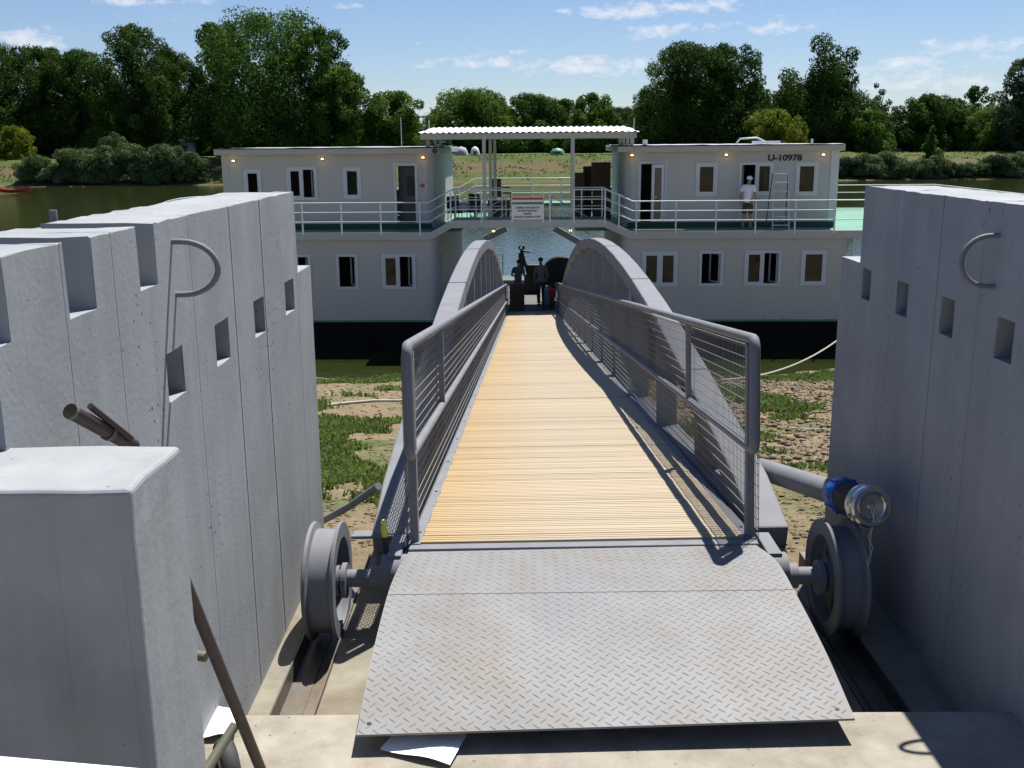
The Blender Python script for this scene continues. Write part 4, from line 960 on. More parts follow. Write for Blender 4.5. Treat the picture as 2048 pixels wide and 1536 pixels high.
# sign
su0, su1, sz0, sz1 = rect(1023, 1087.5, 393.5, 439, rv-.05); w_, h_ = su1-su0, sz1-sz0; sv = rv-.06
sg = thing('border_sign', 'white border crossing sign with red and green stripe on walkway railing', 'sign', tuple(BM @ Vector(((su0+su1)/2, sv, sz0))), (0, 0, R(-1.76)))
MB().box((-w_/2, 0, 0), (w_/2, .02, h_)).build('sign_board', white, sg)
MB().box((-w_/2+.015, -.004, h_*.865), (w_/2-.015, -.001, h_*.965)).build('red_stripe', redm, sg)
MB().box((-w_/2+.015, -.004, h_*.665), (w_/2-.015, -.001, h_*.765)).build('green_stripe', greenflag, sg)
for i, (s_, sz) in enumerate((('SZEMÉLYFORGALMI VÍZI', .078), ('HATÁRÁTKELŐHELY', .078), ('SZEGED', .078), ('BORDER CROSSING POINT', .078))):
    textmesh('sign_text', s_, sz, blackp, sg, Matrix.Translation((0, -.003, h_*(.52-.135*i))) @ Matrix.Rotation(R(90), 4, 'X'), .0025, .001, .92)
# ------------------------------------------------------------------ things and people on the boat
def B(u, v, z): return BM @ Vector((u, v, z))
def skinned(name, chains, mt, parent, rootp=None, sub=2, world=False):
    """chains: list of [(point, radius), ...]; shared points are welded"""
    vs, es, rs, key = [], [], [], {}
    def vid(p, r):
        k = tuple(round(c, 4) for c in p)
        if k not in key: key[k] = len(vs); vs.append(p); rs.append(r)
        return key[k]
    for ch in chains:
        prev = None
        for p, r in ch:
            i = vid(p, r)
            if prev is not None and prev != i: es.append((prev, i))
            prev = i
    me = bpy.data.meshes.new(name); me.from_pydata([tuple(v) for v in vs], es, []); me.materials.append(mt)
    o = link(name, me, parent); sk = o.modifiers.new('skin', 'SKIN'); sk.use_smooth_shade = True
    for i, r in enumerate(rs):
        me.skin_vertices[0].data[i].radius = (r, r) if isinstance(r, float) else r
    me.skin_vertices[0].data[0].use_root = True
    if sub: sb = o.modifiers.new('sub', 'SUBSURF'); sb.levels = sub; sb.render_levels = sub
    return o
def person(label, base, rotz, H=1.76, lean=0., arms='down', skinm=skin, shirt=shirtw, trousers=cloth_dark, short=True, hat=None, shoes=white, step=.0, headturn=0., group=None):
    t = thing('person', label, 'person', base, (0, 0, rotz), group)
    k = H/1.76
    def p(x, y, z):
        # forward lean above the hips
        if z > .95: a = lean; y, z = y+math.sin(a)*(z-.95), .95+math.cos(a)*(z-.95)
        return (x*k, y*k, z*k)
    pel = (p(0, 0, .95), (.135*k, .10*k))
    torso = [pel, (p(0, .0, 1.08), (.130*k, .095*k)), (p(0, .01, 1.24), (.15*k, .105*k)), (p(0, .0, 1.40), (.155*k, .10*k)), (p(0, -.005, 1.48), (.075*k, .065*k)), (p(0, .01, 1.54), .052*k)]
    ht_ = headturn
    cx, cy = -math.sin(ht_)*.02, math.cos(ht_)*.02
    head = [(p(0, .01, 1.54), .052*k), (p(cx*.6, .01+cy, 1.60), (.062*k, .070*k)), (p(cx, .01+cy*.6, 1.67), (.076*k, .090*k)), (p(0, .01, 1.735), (.058*k, .066*k))]
    ch = [torso, head]
    legs = []
    for s in (-1, 1):
        f = s*step
        hip = (p(s*.09, 0, .90), .088*k); kn = (p(s*.105, .02+f*.5, .50), .058*k); an = (p(s*.11, f-.02, .09), .038*k); toe = (p(s*.12, f+.13, .035), (.042*k, .028*k))
        legs.append([pel, hip, (p(s*.10, .01+f*.25, .70), .076*k), kn, (p(s*.108, f*.8, .33), .055*k), an, toe]); ch.append(legs[-1])
        sh = (p(s*.175, 0, 1.42), .062*k)
        if arms == 'down': el, wr = p(s*.25, -.03, 1.14), p(s*.27, .05, .90)
        elif arms == 'bent': el, wr = p(s*.26, -.04, 1.15), p(s*.20, .24, 1.10)
        elif arms == 'carry': el, wr = p(s*.24, .02, 1.13), p(s*.22, .14, .90)
        wv = Vector(wr); d = (Vector(wr)-Vector(el)).normalized()
        palm = wv+d*.06*k
        ch.append([torso[3], sh, (tuple(Vector(sh[0]).lerp(Vector(el), .5)), .046*k), (el, .040*k), (tuple(Vector(el).lerp(wv, .5)), .036*k), (wr, .026*k), (tuple(palm), (.034*k, .018*k))])
        side = Vector((0, 1, 0)) if abs(d.z) > .6 else Vector((s, 0, 0)); nrm = d.cross(side).normalized(); side = nrm.cross(d).normalized()
        for fi, (o_, ln) in enumerate(((-.027, .060), (-.009, .072), (.009, .068), (.026, .055))):
            b0 = palm+side*o_*k+d*.02*k; b1 = b0+d*ln*.55*k; b2 = b1+(d*.8+nrm*.6*s).normalized()*ln*.45*k
            ch.append([(tuple(palm), (.034*k, .018*k)), (tuple(b0), .0095*k), (tuple(b1), .0085*k), (tuple(b2), .007*k)])
        th = palm-d*.02*k; b1 = th+(side*.8+d*.6).normalized()*.045*k; ch.append([(tuple(wv), .026*k), (tuple(b1), .010*k), (tuple(b1+d*.03*k), .008*k)])
    body = skinned('body', ch, skinm, t)
    hc = Vector(p(cx, .01+cy*.6, 1.67)); fd = Vector((-math.sin(ht_), math.cos(ht_), 0)); sd = Vector((math.cos(ht_), math.sin(ht_), 0))
    f = MB()
    f.tube([hc+fd*.075*k+Vector((0, 0, .02*k)), hc+fd*.108*k-Vector((0, 0, .018*k)), hc+fd*.085*k-Vector((0, 0, .028*k))], .012, 6, rs=[.008*k, .014*k, .008*k])
    for s in (-1, 1): f.lathe([(.0005, -.012), (.018*k, -.008), (.024*k, .0), (.018*k, .008), (.0005, .012)], Matrix.Translation(hc+sd*s*.082*k-Vector((0, 0, .008*k))) @ Matrix.Rotation(ht_, 4, 'Z'), 10)
    f.build('ears_and_nose', skinm, t)
    e = MB()
    for s in (-1, 1): e.lathe([(.0005, -.008), (.008*k, 0), (.0005, .008)], Matrix.Translation(hc+sd*s*.030*k+fd*.083*k+Vector((0, 0, .012*k))) @ Matrix.Rotation(ht_+math.pi/2, 4, 'Z'), 8)
    e.tube([hc+fd*.086*k-sd*.022*k-Vector((0, 0, .05*k)), hc+fd*.092*k-Vector((0, 0, .05*k)), hc+fd*.086*k+sd*.022*k-Vector((0, 0, .05*k))], .0035*k, 5)
    e.build('eyes_and_mouth', hairm, t)
    # hair cap or hat
    prof_c = [(.093*k, -.02*k), (.096*k, .02*k), (.088*k, .055*k), (.06*k, .088*k), (.02*k, .102*k), (.0005, .104*k)]
    M = Matrix.Translation(hc+Vector((0, 0, -.0 if hat else -.01))-fd*.010*k) @ Matrix.Rotation(R(-90), 4, 'Y') @ Matrix.Diagonal((-1, 1, 1, 1))
    Mh = Matrix.Translation(hc-fd*.008*k+Vector((0, 0, .004*k))) @ Matrix(((0, 1, 0, 0), (0, 0, 1, 0), (1, 0, 0, 0), (0, 0, 0, 1)))
    h = MB(); h.lathe(prof_c, Mh, 20); ho = h.build('hair', hairm, t) if not hat else h.build('cap', hat, t)
    if hat:
        vz = MB(); c0 = hc+fd*.075*k+Vector((0, 0, .012*k)); pts = [c0+sd*.06*k*math.cos(a)+fd*.085*k*math.sin(a)+Vector((0, 0, -.012*math.sin(a))) for a in [math.pi*i/8 for i in range(9)]]
        vz.add([tuple(q) for q in pts]+[tuple(q+Vector((0, 0, .006))) for q in pts], [tuple(range(9)), tuple(range(9, 18))[::-1]]+[(i, i+9, i+10, i+1) for i in range(8)]); vz.build('cap_visor', hat, t)
        hm = MB(); hm.lathe([(.090*k, -.055*k), (.094*k, -.018*k), (.080*k, .0)], Mh, 20); 
        hm.v = [v for v in hm.v]; hb2 = hm
        bb = MB(); bb.lathe([(.0005, -.035), (.03*k, -.03), (.034*k, 0), (.026*k, .03), (.0005, .035)], Matrix.Translation(hc-fd*.085*k-Vector((0, 0, .035*k))) @ Matrix.Rotation(R(90), 4, 'Y'), 12); bb.build('hair', hairm, t)
    # shirt
    g = 1.14
    sc_ = [[(p(0, 0, .855), (.158*k, .124*k)), (torso[0][0], (.156*k, .122*k)), (torso[1][0], (.145*k, .112*k)), (torso[2][0], (.165*k, .120*k)), (torso[3][0], (.168*k, .113*k)), (torso[4][0], (.085*k, .075*k))]]
    for s in (-1, 1):
        sh = p(s*.175, 0, 1.42)
        el = p(s*.25, -.03, 1.14) if arms == 'down' else (p(s*.26, -.04, 1.15) if arms == 'bent' else p(s*.24, .02, 1.13))
        m_ = Vector(sh).lerp(Vector(el), .5); q = [(torso[3][0], (.168*k, .113*k)), (sh, .078*k), (tuple(m_), .068*k)]
        if not short: q += [(el, .056*k), (tuple(Vector(el).lerp(Vector(p(s*.27, .05, .90) if arms == 'down' else p(s*.22, .14, .90)), .85)), .042*k)]
        else: q += [(tuple(Vector(sh).lerp(Vector(el), .68)), .066*k)]
        sc_.append(q)
    skinned('shirt', sc_, shirt, t, sub=2)
    tr = [[(p(0, 0, 1.03), (.146*k, .112*k)), (p(0, 0, .90), (.15*k, .118*k))]]
    for lg in legs:
        q = [(p(0, 0, .90), (.15*k, .118*k)), (lg[1][0], .106*k), (lg[2][0], .098*k), (lg[3][0], .082*k)]
        if not hat: q += [(lg[4][0], .070*k), (tuple(Vector(lg[5][0])+Vector((0, 0, .02))), .058*k)]
        tr.append(q)
    skinned('trousers' if not hat else 'shorts', tr, trousers, t, sub=2)
    for lg in legs:
        skinned('shoe', [[(tuple(Vector(lg[5][0])+Vector((0, -.02*k, -.035*k))), (.046*k, .046*k)), (tuple(Vector(lg[5][0])+Vector((0, .06*k, -.045*k))), (.048*k, .036*k)), (tuple(Vector(lg[6][0])+Vector((0, .02*k, .002))), (.042*k, .03*k))]], shoes, t, sub=1)
    return t
vm = .75
um_, _ = bu(1493, 457, vm)
person('man in white T-shirt, white cap and dark shorts standing by the open upper window', tuple(B(um_, vm, DZ-.02)), R(-35), 1.74, R(4), 'down', hat=shirtw, headturn=R(-25), shoes=cloth_grey, step=.06)
GE = GM @ Vector((0, GL, 0))
pA_ = atY(1082, 610, 37.2)
person('person in grey shirt and dark trousers seen from behind at the gangway end', (pA_[0], 37.2, HZ+.016), R(10), 1.74, R(3), 'carry', shirt=cloth_grey, trousers=cloth_dark, short=False, shoes=blackp, step=.12)
pB_ = atY(1036, 610, 37.0)
person('person in dark teal shirt standing behind a brown crate', (pB_[0], 37.3, HZ+.016), R(-20), 1.66, R(10), 'bent', shirt=cloth_blue, trousers=cloth_grey, short=True, shoes=blackp)
# crate, blue sack, drum, tripod hoist
c = atY(1034, 612, 36.3); cr = thing('wooden_crate', 'dark brown slatted crate standing at the gangway end', 'crate', (c[0], 36.3, HZ+.016))
for (a, b) in (((-.26, -.22, 0), (.26, -.20, .86)), ((-.26, .20, 0), (.26, .22, .86)), ((-.26, -.199, 0), (-.24, .199, .86)), ((.24, -.199, 0), (.26, .199, .86))): MB().box(a, b).build('crate_side', brownbox, cr)
for k in range(5): MB().box((-.27, -.235, .06+k*.18), (.27, -.221, .16+k*.18)).build('slat', brownbox, cr, bevel=.004)
MB().box((-.27, -.24, .861), (.27, .24, .885)).build('lid', brownbox, cr)
c = atY(1096, 600, 37.0); sk_ = MB()
sackm = mat('pale_blue_cloth', (.22, .26, .36), (.28, .33, .44), 6, .9, bump=.4, bscale=12, dist=.02)
sk_.lathe([(.0005, 0), (.13, .01), (.15, .2), (.14, .45), (.15, .62), (.09, .70), (.05, .74), (.0005, .75)], Matrix.Translation((c[0], 37., HZ+.016)) @ Matrix(((0, 1, 0, 0), (0, 0, 1, 0), (1, 0, 0, 0), (0, 0, 0, 1))), 16)
tag(sk_.build('laundry_sack', sackm), 'pale blue sack standing beside the person in grey', 'sack')
c = atY(1104, 560, 38.2); dr = thing('cable_drum', 'big black drum standing right of the two people at gangway end', 'drum', (c[0]+.28, 38.2, HZ+.016))
MB().lathe([(.0005, -.30), (.60, -.30), (.62, -.28), (.62, -.24), (.3, -.23), (.3, .23), (.62, .24), (.62, .30), (.0005, .30)], Matrix.Translation((0, 0, 1.05)) @ Matrix.Rotation(R(90), 4, 'Z'), 32).build('drum', blackrub, dr)
for a in (-.35, .35):
    MB().tube([(a, -.25, 0), (0, -.34, 1.05)], .03, 8).build('stand_leg', blackp, dr); MB().tube([(a, .25, 0), (0, .34, 1.05)], .03, 8).build('stand_leg', blackp, dr)
c = atY(1104, 572, 36.6); mb = MB(); mb.lathe([(.0005, 0), (.11, .005), (.12, .30), (.125, .31), (.115, .32), (.0005, .32)], Matrix.Translation((c[0]+.02, 36.6, HZ+.4)) @ Matrix(((0, 1, 0, 0), (0, 0, 1, 0), (1, 0, 0, 0), (0, 0, 0, 1))), 16)
mb.tube([(c[0]+.14, 36.6, HZ+.65), (c[0]+.1, 36.6, HZ+.85), (c[0]-.1, 36.6, HZ+.85), (c[0]-.10, 36.6, HZ+.65)], .008, 6)
tag(mb.build('red_bucket', redm), 'red bucket on a post beside the gangway right edge', 'bucket')
MB_ = MB().box((c[0]-.06, 36.5, HZ+.016), (c[0]+.1, 36.7, HZ+.398)); tag(MB_.build('bollard', blackp), 'black bollard under the red bucket', 'bollard')
V0 = 40.5; hs_ = thing('winch_tripod', 'black A-frame hoist with pulley rising between the two people', 'hoist', (atY(1045, 600, V0)[0], V0, HZ+.016))
top_ = Vector(atY(1043, 500, V0)); 
for (x, y, dy) in ((1032, 600, 0), (1066, 600, -.3), (1040, 590, .8)):
    q = Vector(atY(x, y, V0+dy)); q.z = HZ+.016; MB().sweep([tuple(q), tuple(top_)], .10, .10, (1, 0, 0)).build('frame_leg', blackp, hs_, world=True)
MB().lathe([(.10, -.04), (.10, .04), (.04, .04), (.04, -.04), (.10, -.04)], Matrix.Translation(top_+Vector((0, 0, .0))), 20).build('pulley', blackp, hs_, world=True)
mb = MB(); mb.box((top_.x-.12, V0-.1, top_.z-.75), (top_.x+.10, V0+.1, top_.z-.12)); mb.sweep([(top_.x, V0, top_.z-.05), (top_.x+.35, V0, top_.z-.08)], .07, .07, (0, 1, 0)); mb.build('winch_head', blackp, hs_, world=True, bevel=.02)
for dx in (-.07, .08): MB().cyl((top_.x+dx, V0, top_.z+.03), (top_.x+dx, V0, top_.z+.16), .05, 10).build('hook', blackp, hs_, world=True)
mb = MB(); mb.box((top_.x+.1, V0-.25, HZ+.016), (top_.x+.75, V0+.2, HZ+.75)); mb.box((top_.x+.2, V0-.2, HZ+.7), (top_.x+.85, V0+.1, HZ+1.15)); mb.build('winch_body', blackp, hs_, world=True, bevel=.05)
# step ladder against the upper cabin
la = thing('step_ladder', 'aluminium step ladder standing under the registration number', 'ladder', tuple(B(bu(1557, 458, .55)[0], .55, DZ-.02)), (0, 0, R(-1.76)))
Hh = 1.98
for s in (-1, 1):
    MB().sweep([(s*.27, -.32, 0), (s*.235, .05, Hh)], .03, .06).build('stile', alum, la)
    MB().sweep([(s*.33, .52, 0), (s*.25, .12, Hh*.93)], .03, .045).build('back_stile', darksteel, la)
for k in range(7):
    t = (k+.6)/7.2; MB().box((-.25+.02*t, -.36+.37*t, Hh*t-.012), (.25-.02*t, -.28+.37*t, Hh*t+.014)).build('rung', alum, la)
# timbers
p0, p1 = bu(1268, 459, -.1), bu(1369, 459, -.1)
for k, (du, a, b_) in enumerate(((0, 0, p1[0]-p0[0]), (.12, .1, p1[0]-p0[0]-.4))):
    mb = MB(); mb.box((p0[0]+a, -.115+k*.13, DZ+.002), (p0[0]+b_, -.005+k*.13, DZ+.055)); mb.v = [tuple(B(*v)) for v in mb.v]
    tag(mb.build('timber_plank', timber, bevel=.004), 'pale timber plank on the green deck, nearest the railing' if k == 0 else 'pale timber plank on the green deck, second from the railing', 'plank')
# brown cartons by the right cabin
def carton(a, b, c, d, v, dep, label, z0=None, mt=brownbox):
    u0, u1, zz0, z1 = rect(a, b, c, d, v); zz0 = z0 if z0 is not None else zz0
    mb = MB(); mb.box((u0, v, zz0), (u1, v+dep, z1)); mb.box((u0-.003, v-.004, z1-.06), (u1+.003, v-.001, z1-.045)); mb.box(((u0+u1)/2-.03, v-.0035, zz0+.02), ((u0+u1)/2+.03, v-.0012, z1-.07))
    mb.v = [tuple(B(*q)) for q in mb.v]; o = mb.build('cupboard', mt, bevel=.006); return tag(o, label, 'cupboard'), z1
fl = DZ-.02
_, zA = carton(1186, 1222, 376, 440, 4.2, .6, 'tall brown cupboard against the right cabin, lower of a stack of two', fl)
carton(1184, 1221, 325, 374, 4.2, .6, 'brown cupboard stacked on top against the right cabin', zA+.003)
carton(1167, 1183, 333, 440, 4.9, .5, 'narrow dark brown cupboard between the taller stack and low cabinet', fl)
carton(1150, 1168, 346, 440, 4.1, .5, 'brown cabinet with grey top nearest the canopy post', fl)
carton(981, 1002, 357, 386, 6.0, .5, 'square brown box standing behind the stacked chairs', fl)
carton(975, 1020, 398, 440, 5.2, .6, 'wide low brown cabinet below the walkway railing', fl)
# chairs
def chair(u, v, z, rot, label, parts=True):
    t = thing('office_chair', label, 'chair', tuple(B(u, v, z)), (0, 0, rot), 'black chairs on the upper deck')
    MB().box((-.24, -.24, .44), (.24, .24, .51)).build('seat', blackrub, t, bevel=.02); MB().box((-.23, .20, .58), (.23, .26, 1.02)).build('backrest', blackrub, t, bevel=.025)
    for a in (-.2, .2):
        for b in (-.2, .2): MB().cyl((a, b, 0), (a, b, .44), .014, 8).build('leg', blackp, t)
        MB().cyl((a, .22, .5), (a, .23, .65), .012, 8).build('back_support', blackp, t)
        MB().box((a*1.2-.02, -.16, .66), (a*1.2+.02, .2, .69)).build('armrest', blackp, t)
    return t
chair(bu(910, 438, 3.0)[0], 3.0, fl, R(20), 'black armchair nearest the left cabin corner')
chair(bu(948, 436, 3.6)[0], 3.6, fl, R(200), 'black armchair turned away beside the white table')
chair(bu(955, 436, 5.2)[0], 5.2, fl, R(150), 'black armchair farther back behind the other two')
chair(bu(1012, 425, 6.3)[0], 6.3, fl, R(90), 'black chair, bottom one of the stack by the brown box')
c2 = chair(bu(1012, 425, 6.3)[0], 6.3, fl+.52, R(95), 'black chair upside in the stack, upper one by the brown box')
tb = thing('table', 'small table under a white cloth between the black armchairs', 'table', tuple(B(bu(930, 438, 3.9)[0], 3.9, fl)))
MB().box((-.42, -.35, .70), (.42, .35, .74)).build('table_top', fasc, tb)
for a in (-.36, .36):
    for b in (-.3, .3): MB().cyl((a, b, 0), (a, b, .70), .02, 8).build('leg', darksteel, tb)
mb = MB(); n = 14; vs = []
for j in range(n+1):
    for i in range(n+1):
        x, y = -.55+1.1*i/n, -.48+.96*j/n; over = max(abs(x)-.43, abs(y)-.36, 0); vs.append((x-(x/abs(x) if x else 0)*min(over, .12)*.7, y-(y/abs(y) if y else 0)*min(over, .12)*.6, .746-over*2.2+.01*math.sin(i*2.1+j)))
mb.add(vs, [(j*(n+1)+i, j*(n+1)+i+1, (j+1)*(n+1)+i+1, (j+1)*(n+1)+i) for j in range(n) for i in range(n)], True)
c_ = MW[tb.name]; mb.v = [tuple(c_ @ Vector(v)) for v in mb.v]; tag(mb.build('tablecloth', shirtw), 'white cloth draped over the small deck table', 'tablecloth')
# mooring lines
def sag(a, b, s, n=24): return [a.lerp(b, i/n)-Vector((0, 0, s*4*(i/n)*(1-i/n))) for i in range(n+1)]
a, b = Vector(atY(1696, 664, 31.5)), Vector(atY(1440, 760, 22.0))
r1 = MB().tube(sag(a, b, .35), .024, 8); tag(r1.build('mooring_rope', ropem), 'pale mooring rope sagging from the right wall toward the gangway', 'rope')
a, b = Vector(atY(600, 752, 27.8)), Vector(atY(805, 765, 26.8))
r1 = MB().tube(sag(a, b, .05), .016, 6); tag(r1.build('mooring_rope', ropem), 'thin pale rope along the water edge left of the gangway', 'rope')
P = [Vector(atZ(x, y, bank_z(*atZ(x, y, 1.5)[:2])+.0)) for x, y in ((600, 851), (648, 843), (680, 837), (712, 833), (750, 830), (800, 827), (850, 824))]
P = [Vector((p.x, p.y, bank_z(p.x, p.y)+.03)) for p in P]
r1 = MB().tube(P, .025, 8); tag(r1.build('hose_pipe', ropem), 'pale hose lying across the bank left of the gangway', 'hose')
P = []
for x, y in ((1480, 842), (1510, 849), (1545, 853), (1590, 857), (1640, 859), (1700, 860)):
    q = Vector(atZ(x, y, 2.2)); 
    for _ in range(4): q = Vector(atZ(x, y, bank_z(q.x, q.y)+.03))
    P.append(q)
tag(MB().tube(P, .014, 6).build('steel_cable', ropem), 'thin grey cable lying on the bare soil right of the gangway', 'cable')
# ------------------------------------------------------------------ trees
rng = np.random.default_rng(11)
def leaf_quads(C, Nn, S, aspect=.75):
    """C centres, Nn normals, S sizes -> vertices, quads"""
    n = len(C); a = rng.normal(size=(n, 3)); t = np.cross(Nn, a); t /= np.linalg.norm(t, axis=1)[:, None]+1e-9; b = np.cross(Nn, t)
    S = S[:, None]; V = np.stack([C-t*S, C-b*S*aspect*.6+t*S*.1, C+t*S, C+b*S*aspect], 1).reshape(-1, 3)
    return V, np.arange(4*n).reshape(-1, 4)
def crown_points(cl, n, flat=.85):
    """cl: cluster spheres (x,y,z,r); points near the shells, biased outward"""
    cl = np.array(cl); w = cl[:, 3]**2; w /= w.sum(); k = rng.choice(len(cl), n, p=w); d = rng.normal(size=(n, 3)); d /= np.linalg.norm(d, axis=1)[:, None]
    rr = cl[k, 3]*(.72+.36*rng.random(n)**.8); lump = 1+.16*np.sin(d[:, 0]*5+k)*np.cos(d[:, 2]*6+k*2); P = cl[k, :3]+d*(rr*lump)[:, None]*np.array([1, 1, flat])
    nn = d+rng.normal(size=(n, 3))*.45; nn /= np.linalg.norm(nn, axis=1)[:, None]; return P, nn
GROUNDZ = lambda x, y: far_z(x, y)
def tree(px, toprow, wpx, Y, kind='mid', shape='round', label='', n=None, trunk=True, seed=0, name='deciduous_tree', group='trees on the far bank', baserow=None, leaf=.30):
    global rng; rng = np.random.default_rng(seed*17+5)
    top = atY(px, toprow, Y); x = float(top[0]); gz = GROUNDZ(x, Y); h = float(top[2])-gz; w = wpx/F_PX*Y*.985*(1.22 if shape in ('round', 'poplar') else 1.05)
    r_ = w/2; cl = []
    R_ = rng.random
    if shape == 'round':
        z0 = h*.05; hc = h-z0; K = int(34+w*3.5); lob = rng.random(8)*6.28
        def env(t, a):
            e = (1-abs((t-.40)/.62)**2.6); e = max(.12, e)**.5
            return r_*e*(1+.13*math.sin(3*a+lob[0]+t*3)+.09*math.sin(5*a+lob[1]-t*5)+.08*math.sin(9*t+lob[2]))
        for i in range(K):
            t = (i+.5)/K*.97+.01; a = i*2.39996+lob[3]+rng.normal()*.25; cr = r_*(.17+.13*R_())*(1.1-.3*t)
            q = env(t, a); f = 1.0 if i % 5 else .45
            cl.append((x+math.cos(a)*max(.1, q*f-cr*.6), Y+math.sin(a)*max(.1, q*f-cr*.6), gz+z0+hc*t-cr*(.2+.75*t), cr))
        for k in range(4): cl.append((x+rng.normal()*r_*.16, Y+rng.normal()*r_*.16, gz+h-r_*(.20+.12*R_()), r_*(.14+.08*R_())))
        for t in (.15, .3, .45, .6, .75): cl.append((x, Y, gz+z0+hc*t, r_*.55*(1.1-t)))
    elif shape == 'poplar':
        z0 = h*.08; K = 26
        lobes = [(-.62, .72, .30), (-.05, 1.0, .36), (.42, .88, .30), (.15, .75, .4), (.62, .5, .3), (-.4, .55, .35)]
        for (lx, lh, lw) in lobes:
            for i in range(9):
                t = (i+.5)/9; cr = r_*lw*(.42+.5*math.sin(math.pi*min(1, t*.9+.1)))*(.85+.3*R_())
                cl.append((x+(lx*(.35+.65*t))*r_+rng.normal()*.06*r_, Y+rng.normal()*.3*r_, gz+z0+(h*lh-z0-cr)*t, cr))
    elif shape == 'cone':
        for i in range(18):
            t = i/18; cr = max(.35, r_*(1-t)*.55); a = R_()*6.28; q = r_*(1-t)*.5
            cl.append((x+q*math.cos(a), Y+q*math.sin(a), gz+h*.08+(h*.9)*t, cr))
        cl.append((x, Y, gz+h*.96, .35))
    elif shape == 'spires':
        for (lx, lh, lw) in ((-.25, 1., .42), (.5, .66, .38), (-.65, .6, .35), (.1, .75, .5)):
            for i in range(10):
                t = (i+.3)/10; cr = r_*lw*(1-t*.82); cl.append((x+lx*r_+rng.normal()*.05*r_, Y+rng.normal()*.25*r_, gz+h*.05+(h*lh-h*.05-cr*.3)*t, cr))
    elif shape == 'bush':
        K = 30
        for i in range(K):
            u, v, t = R_()*2-1, R_()*2-1, R_()**.9; cr = r_*(.20+.16*R_()); cl.append((x+u*(r_-cr), Y+v*(r_-cr)*.8, gz-.2+(h-cr)*t*(1-.3*u*u)+cr*.2, cr))
    if w > 22 and shape != 'bush': leaf *= 1.22
    A = sum(c[3]**2 for c in cl)
    n = n or int(min(60000, max(2500, A*4*math.pi*.8/(leaf*leaf*1.1))))
    P, Nn = crown_points(cl, n)
    S = leaf*(.55+.75*R_(n)); V, Q = leaf_quads(P, Nn, S)
    # stray shoots that break the outline
    m = n//30; k = rng.choice(len(cl), m); d = rng.normal(size=(m, 3)); d[:, 2] = np.abs(d[:, 2])*.9+.1*d[:, 2]; d /= np.linalg.norm(d, axis=1)[:, None]; ca = np.array(cl)
    P2 = ca[k, :3]+d*(ca[k, 3]*(1.02+.22*R_(m)**2))[:, None]; V2, Q2 = leaf_quads(P2, rng.normal(size=(m, 3))/1.7, leaf*(.4+.5*R_(m)))
    V = np.concatenate([V, V2]); Q = np.concatenate([Q, Q2+len(Q)*4])
    root = thing(name, label, 'bush' if shape == 'bush' else 'tree', (x, Y, gz), group=group)
    V = V-np.array([x, Y, gz]); ok = V[:, 2] > -.05; V[~ok, 2] = .02
    link('crown' if shape != 'bush' else 'foliage', npmesh('crown', V, Q, LEAF[kind]), root)
    tb = MB(); tr = max(.12, h*.017)
    def lim(p, q, r0, r1):
        p, q = Vector(p), Vector(q); m_ = p.lerp(q, .5)+Vector((rng.normal(), rng.normal(), 0))*(q-p).length*.05; tb.tube([p, m_, q], r0, 7, rs=[r0, (r0+r1)/2, r1])
    if shape in ('round', 'cone', 'spires'):
        lim((0, 0, -.3), (rng.normal()*.3, 0, h*.38), tr*1.25, tr*.8)
        tb.tube([(0, 0, h*.36), (rng.normal()*.4, rng.normal()*.4, h*.62), (0, 0, h*.85)], tr, 7, rs=[tr*.8, tr*.5, tr*.15])
        for i in rng.choice(len(cl), min(9, len(cl)), replace=False):
            c = ca[i]; lim((0, 0, h*(.2+.3*R_())), (c[0]-x, c[1]-Y, c[2]-gz), tr*.42, tr*.12)
    else:
        for i in rng.choice(len(cl), min(7, len(cl)), replace=False):
            c = ca[i]; lim((rng.normal()*r_*.1, 0, -.2), (c[0]-x, c[1]-Y, c[2]-gz), max(.06, tr*(.8 if shape == 'poplar' else .35)), tr*.12)
    if shape != 'bush' or True: tb.build('trunk' if shape != 'bush' else 'stems', bark, root)
    return root
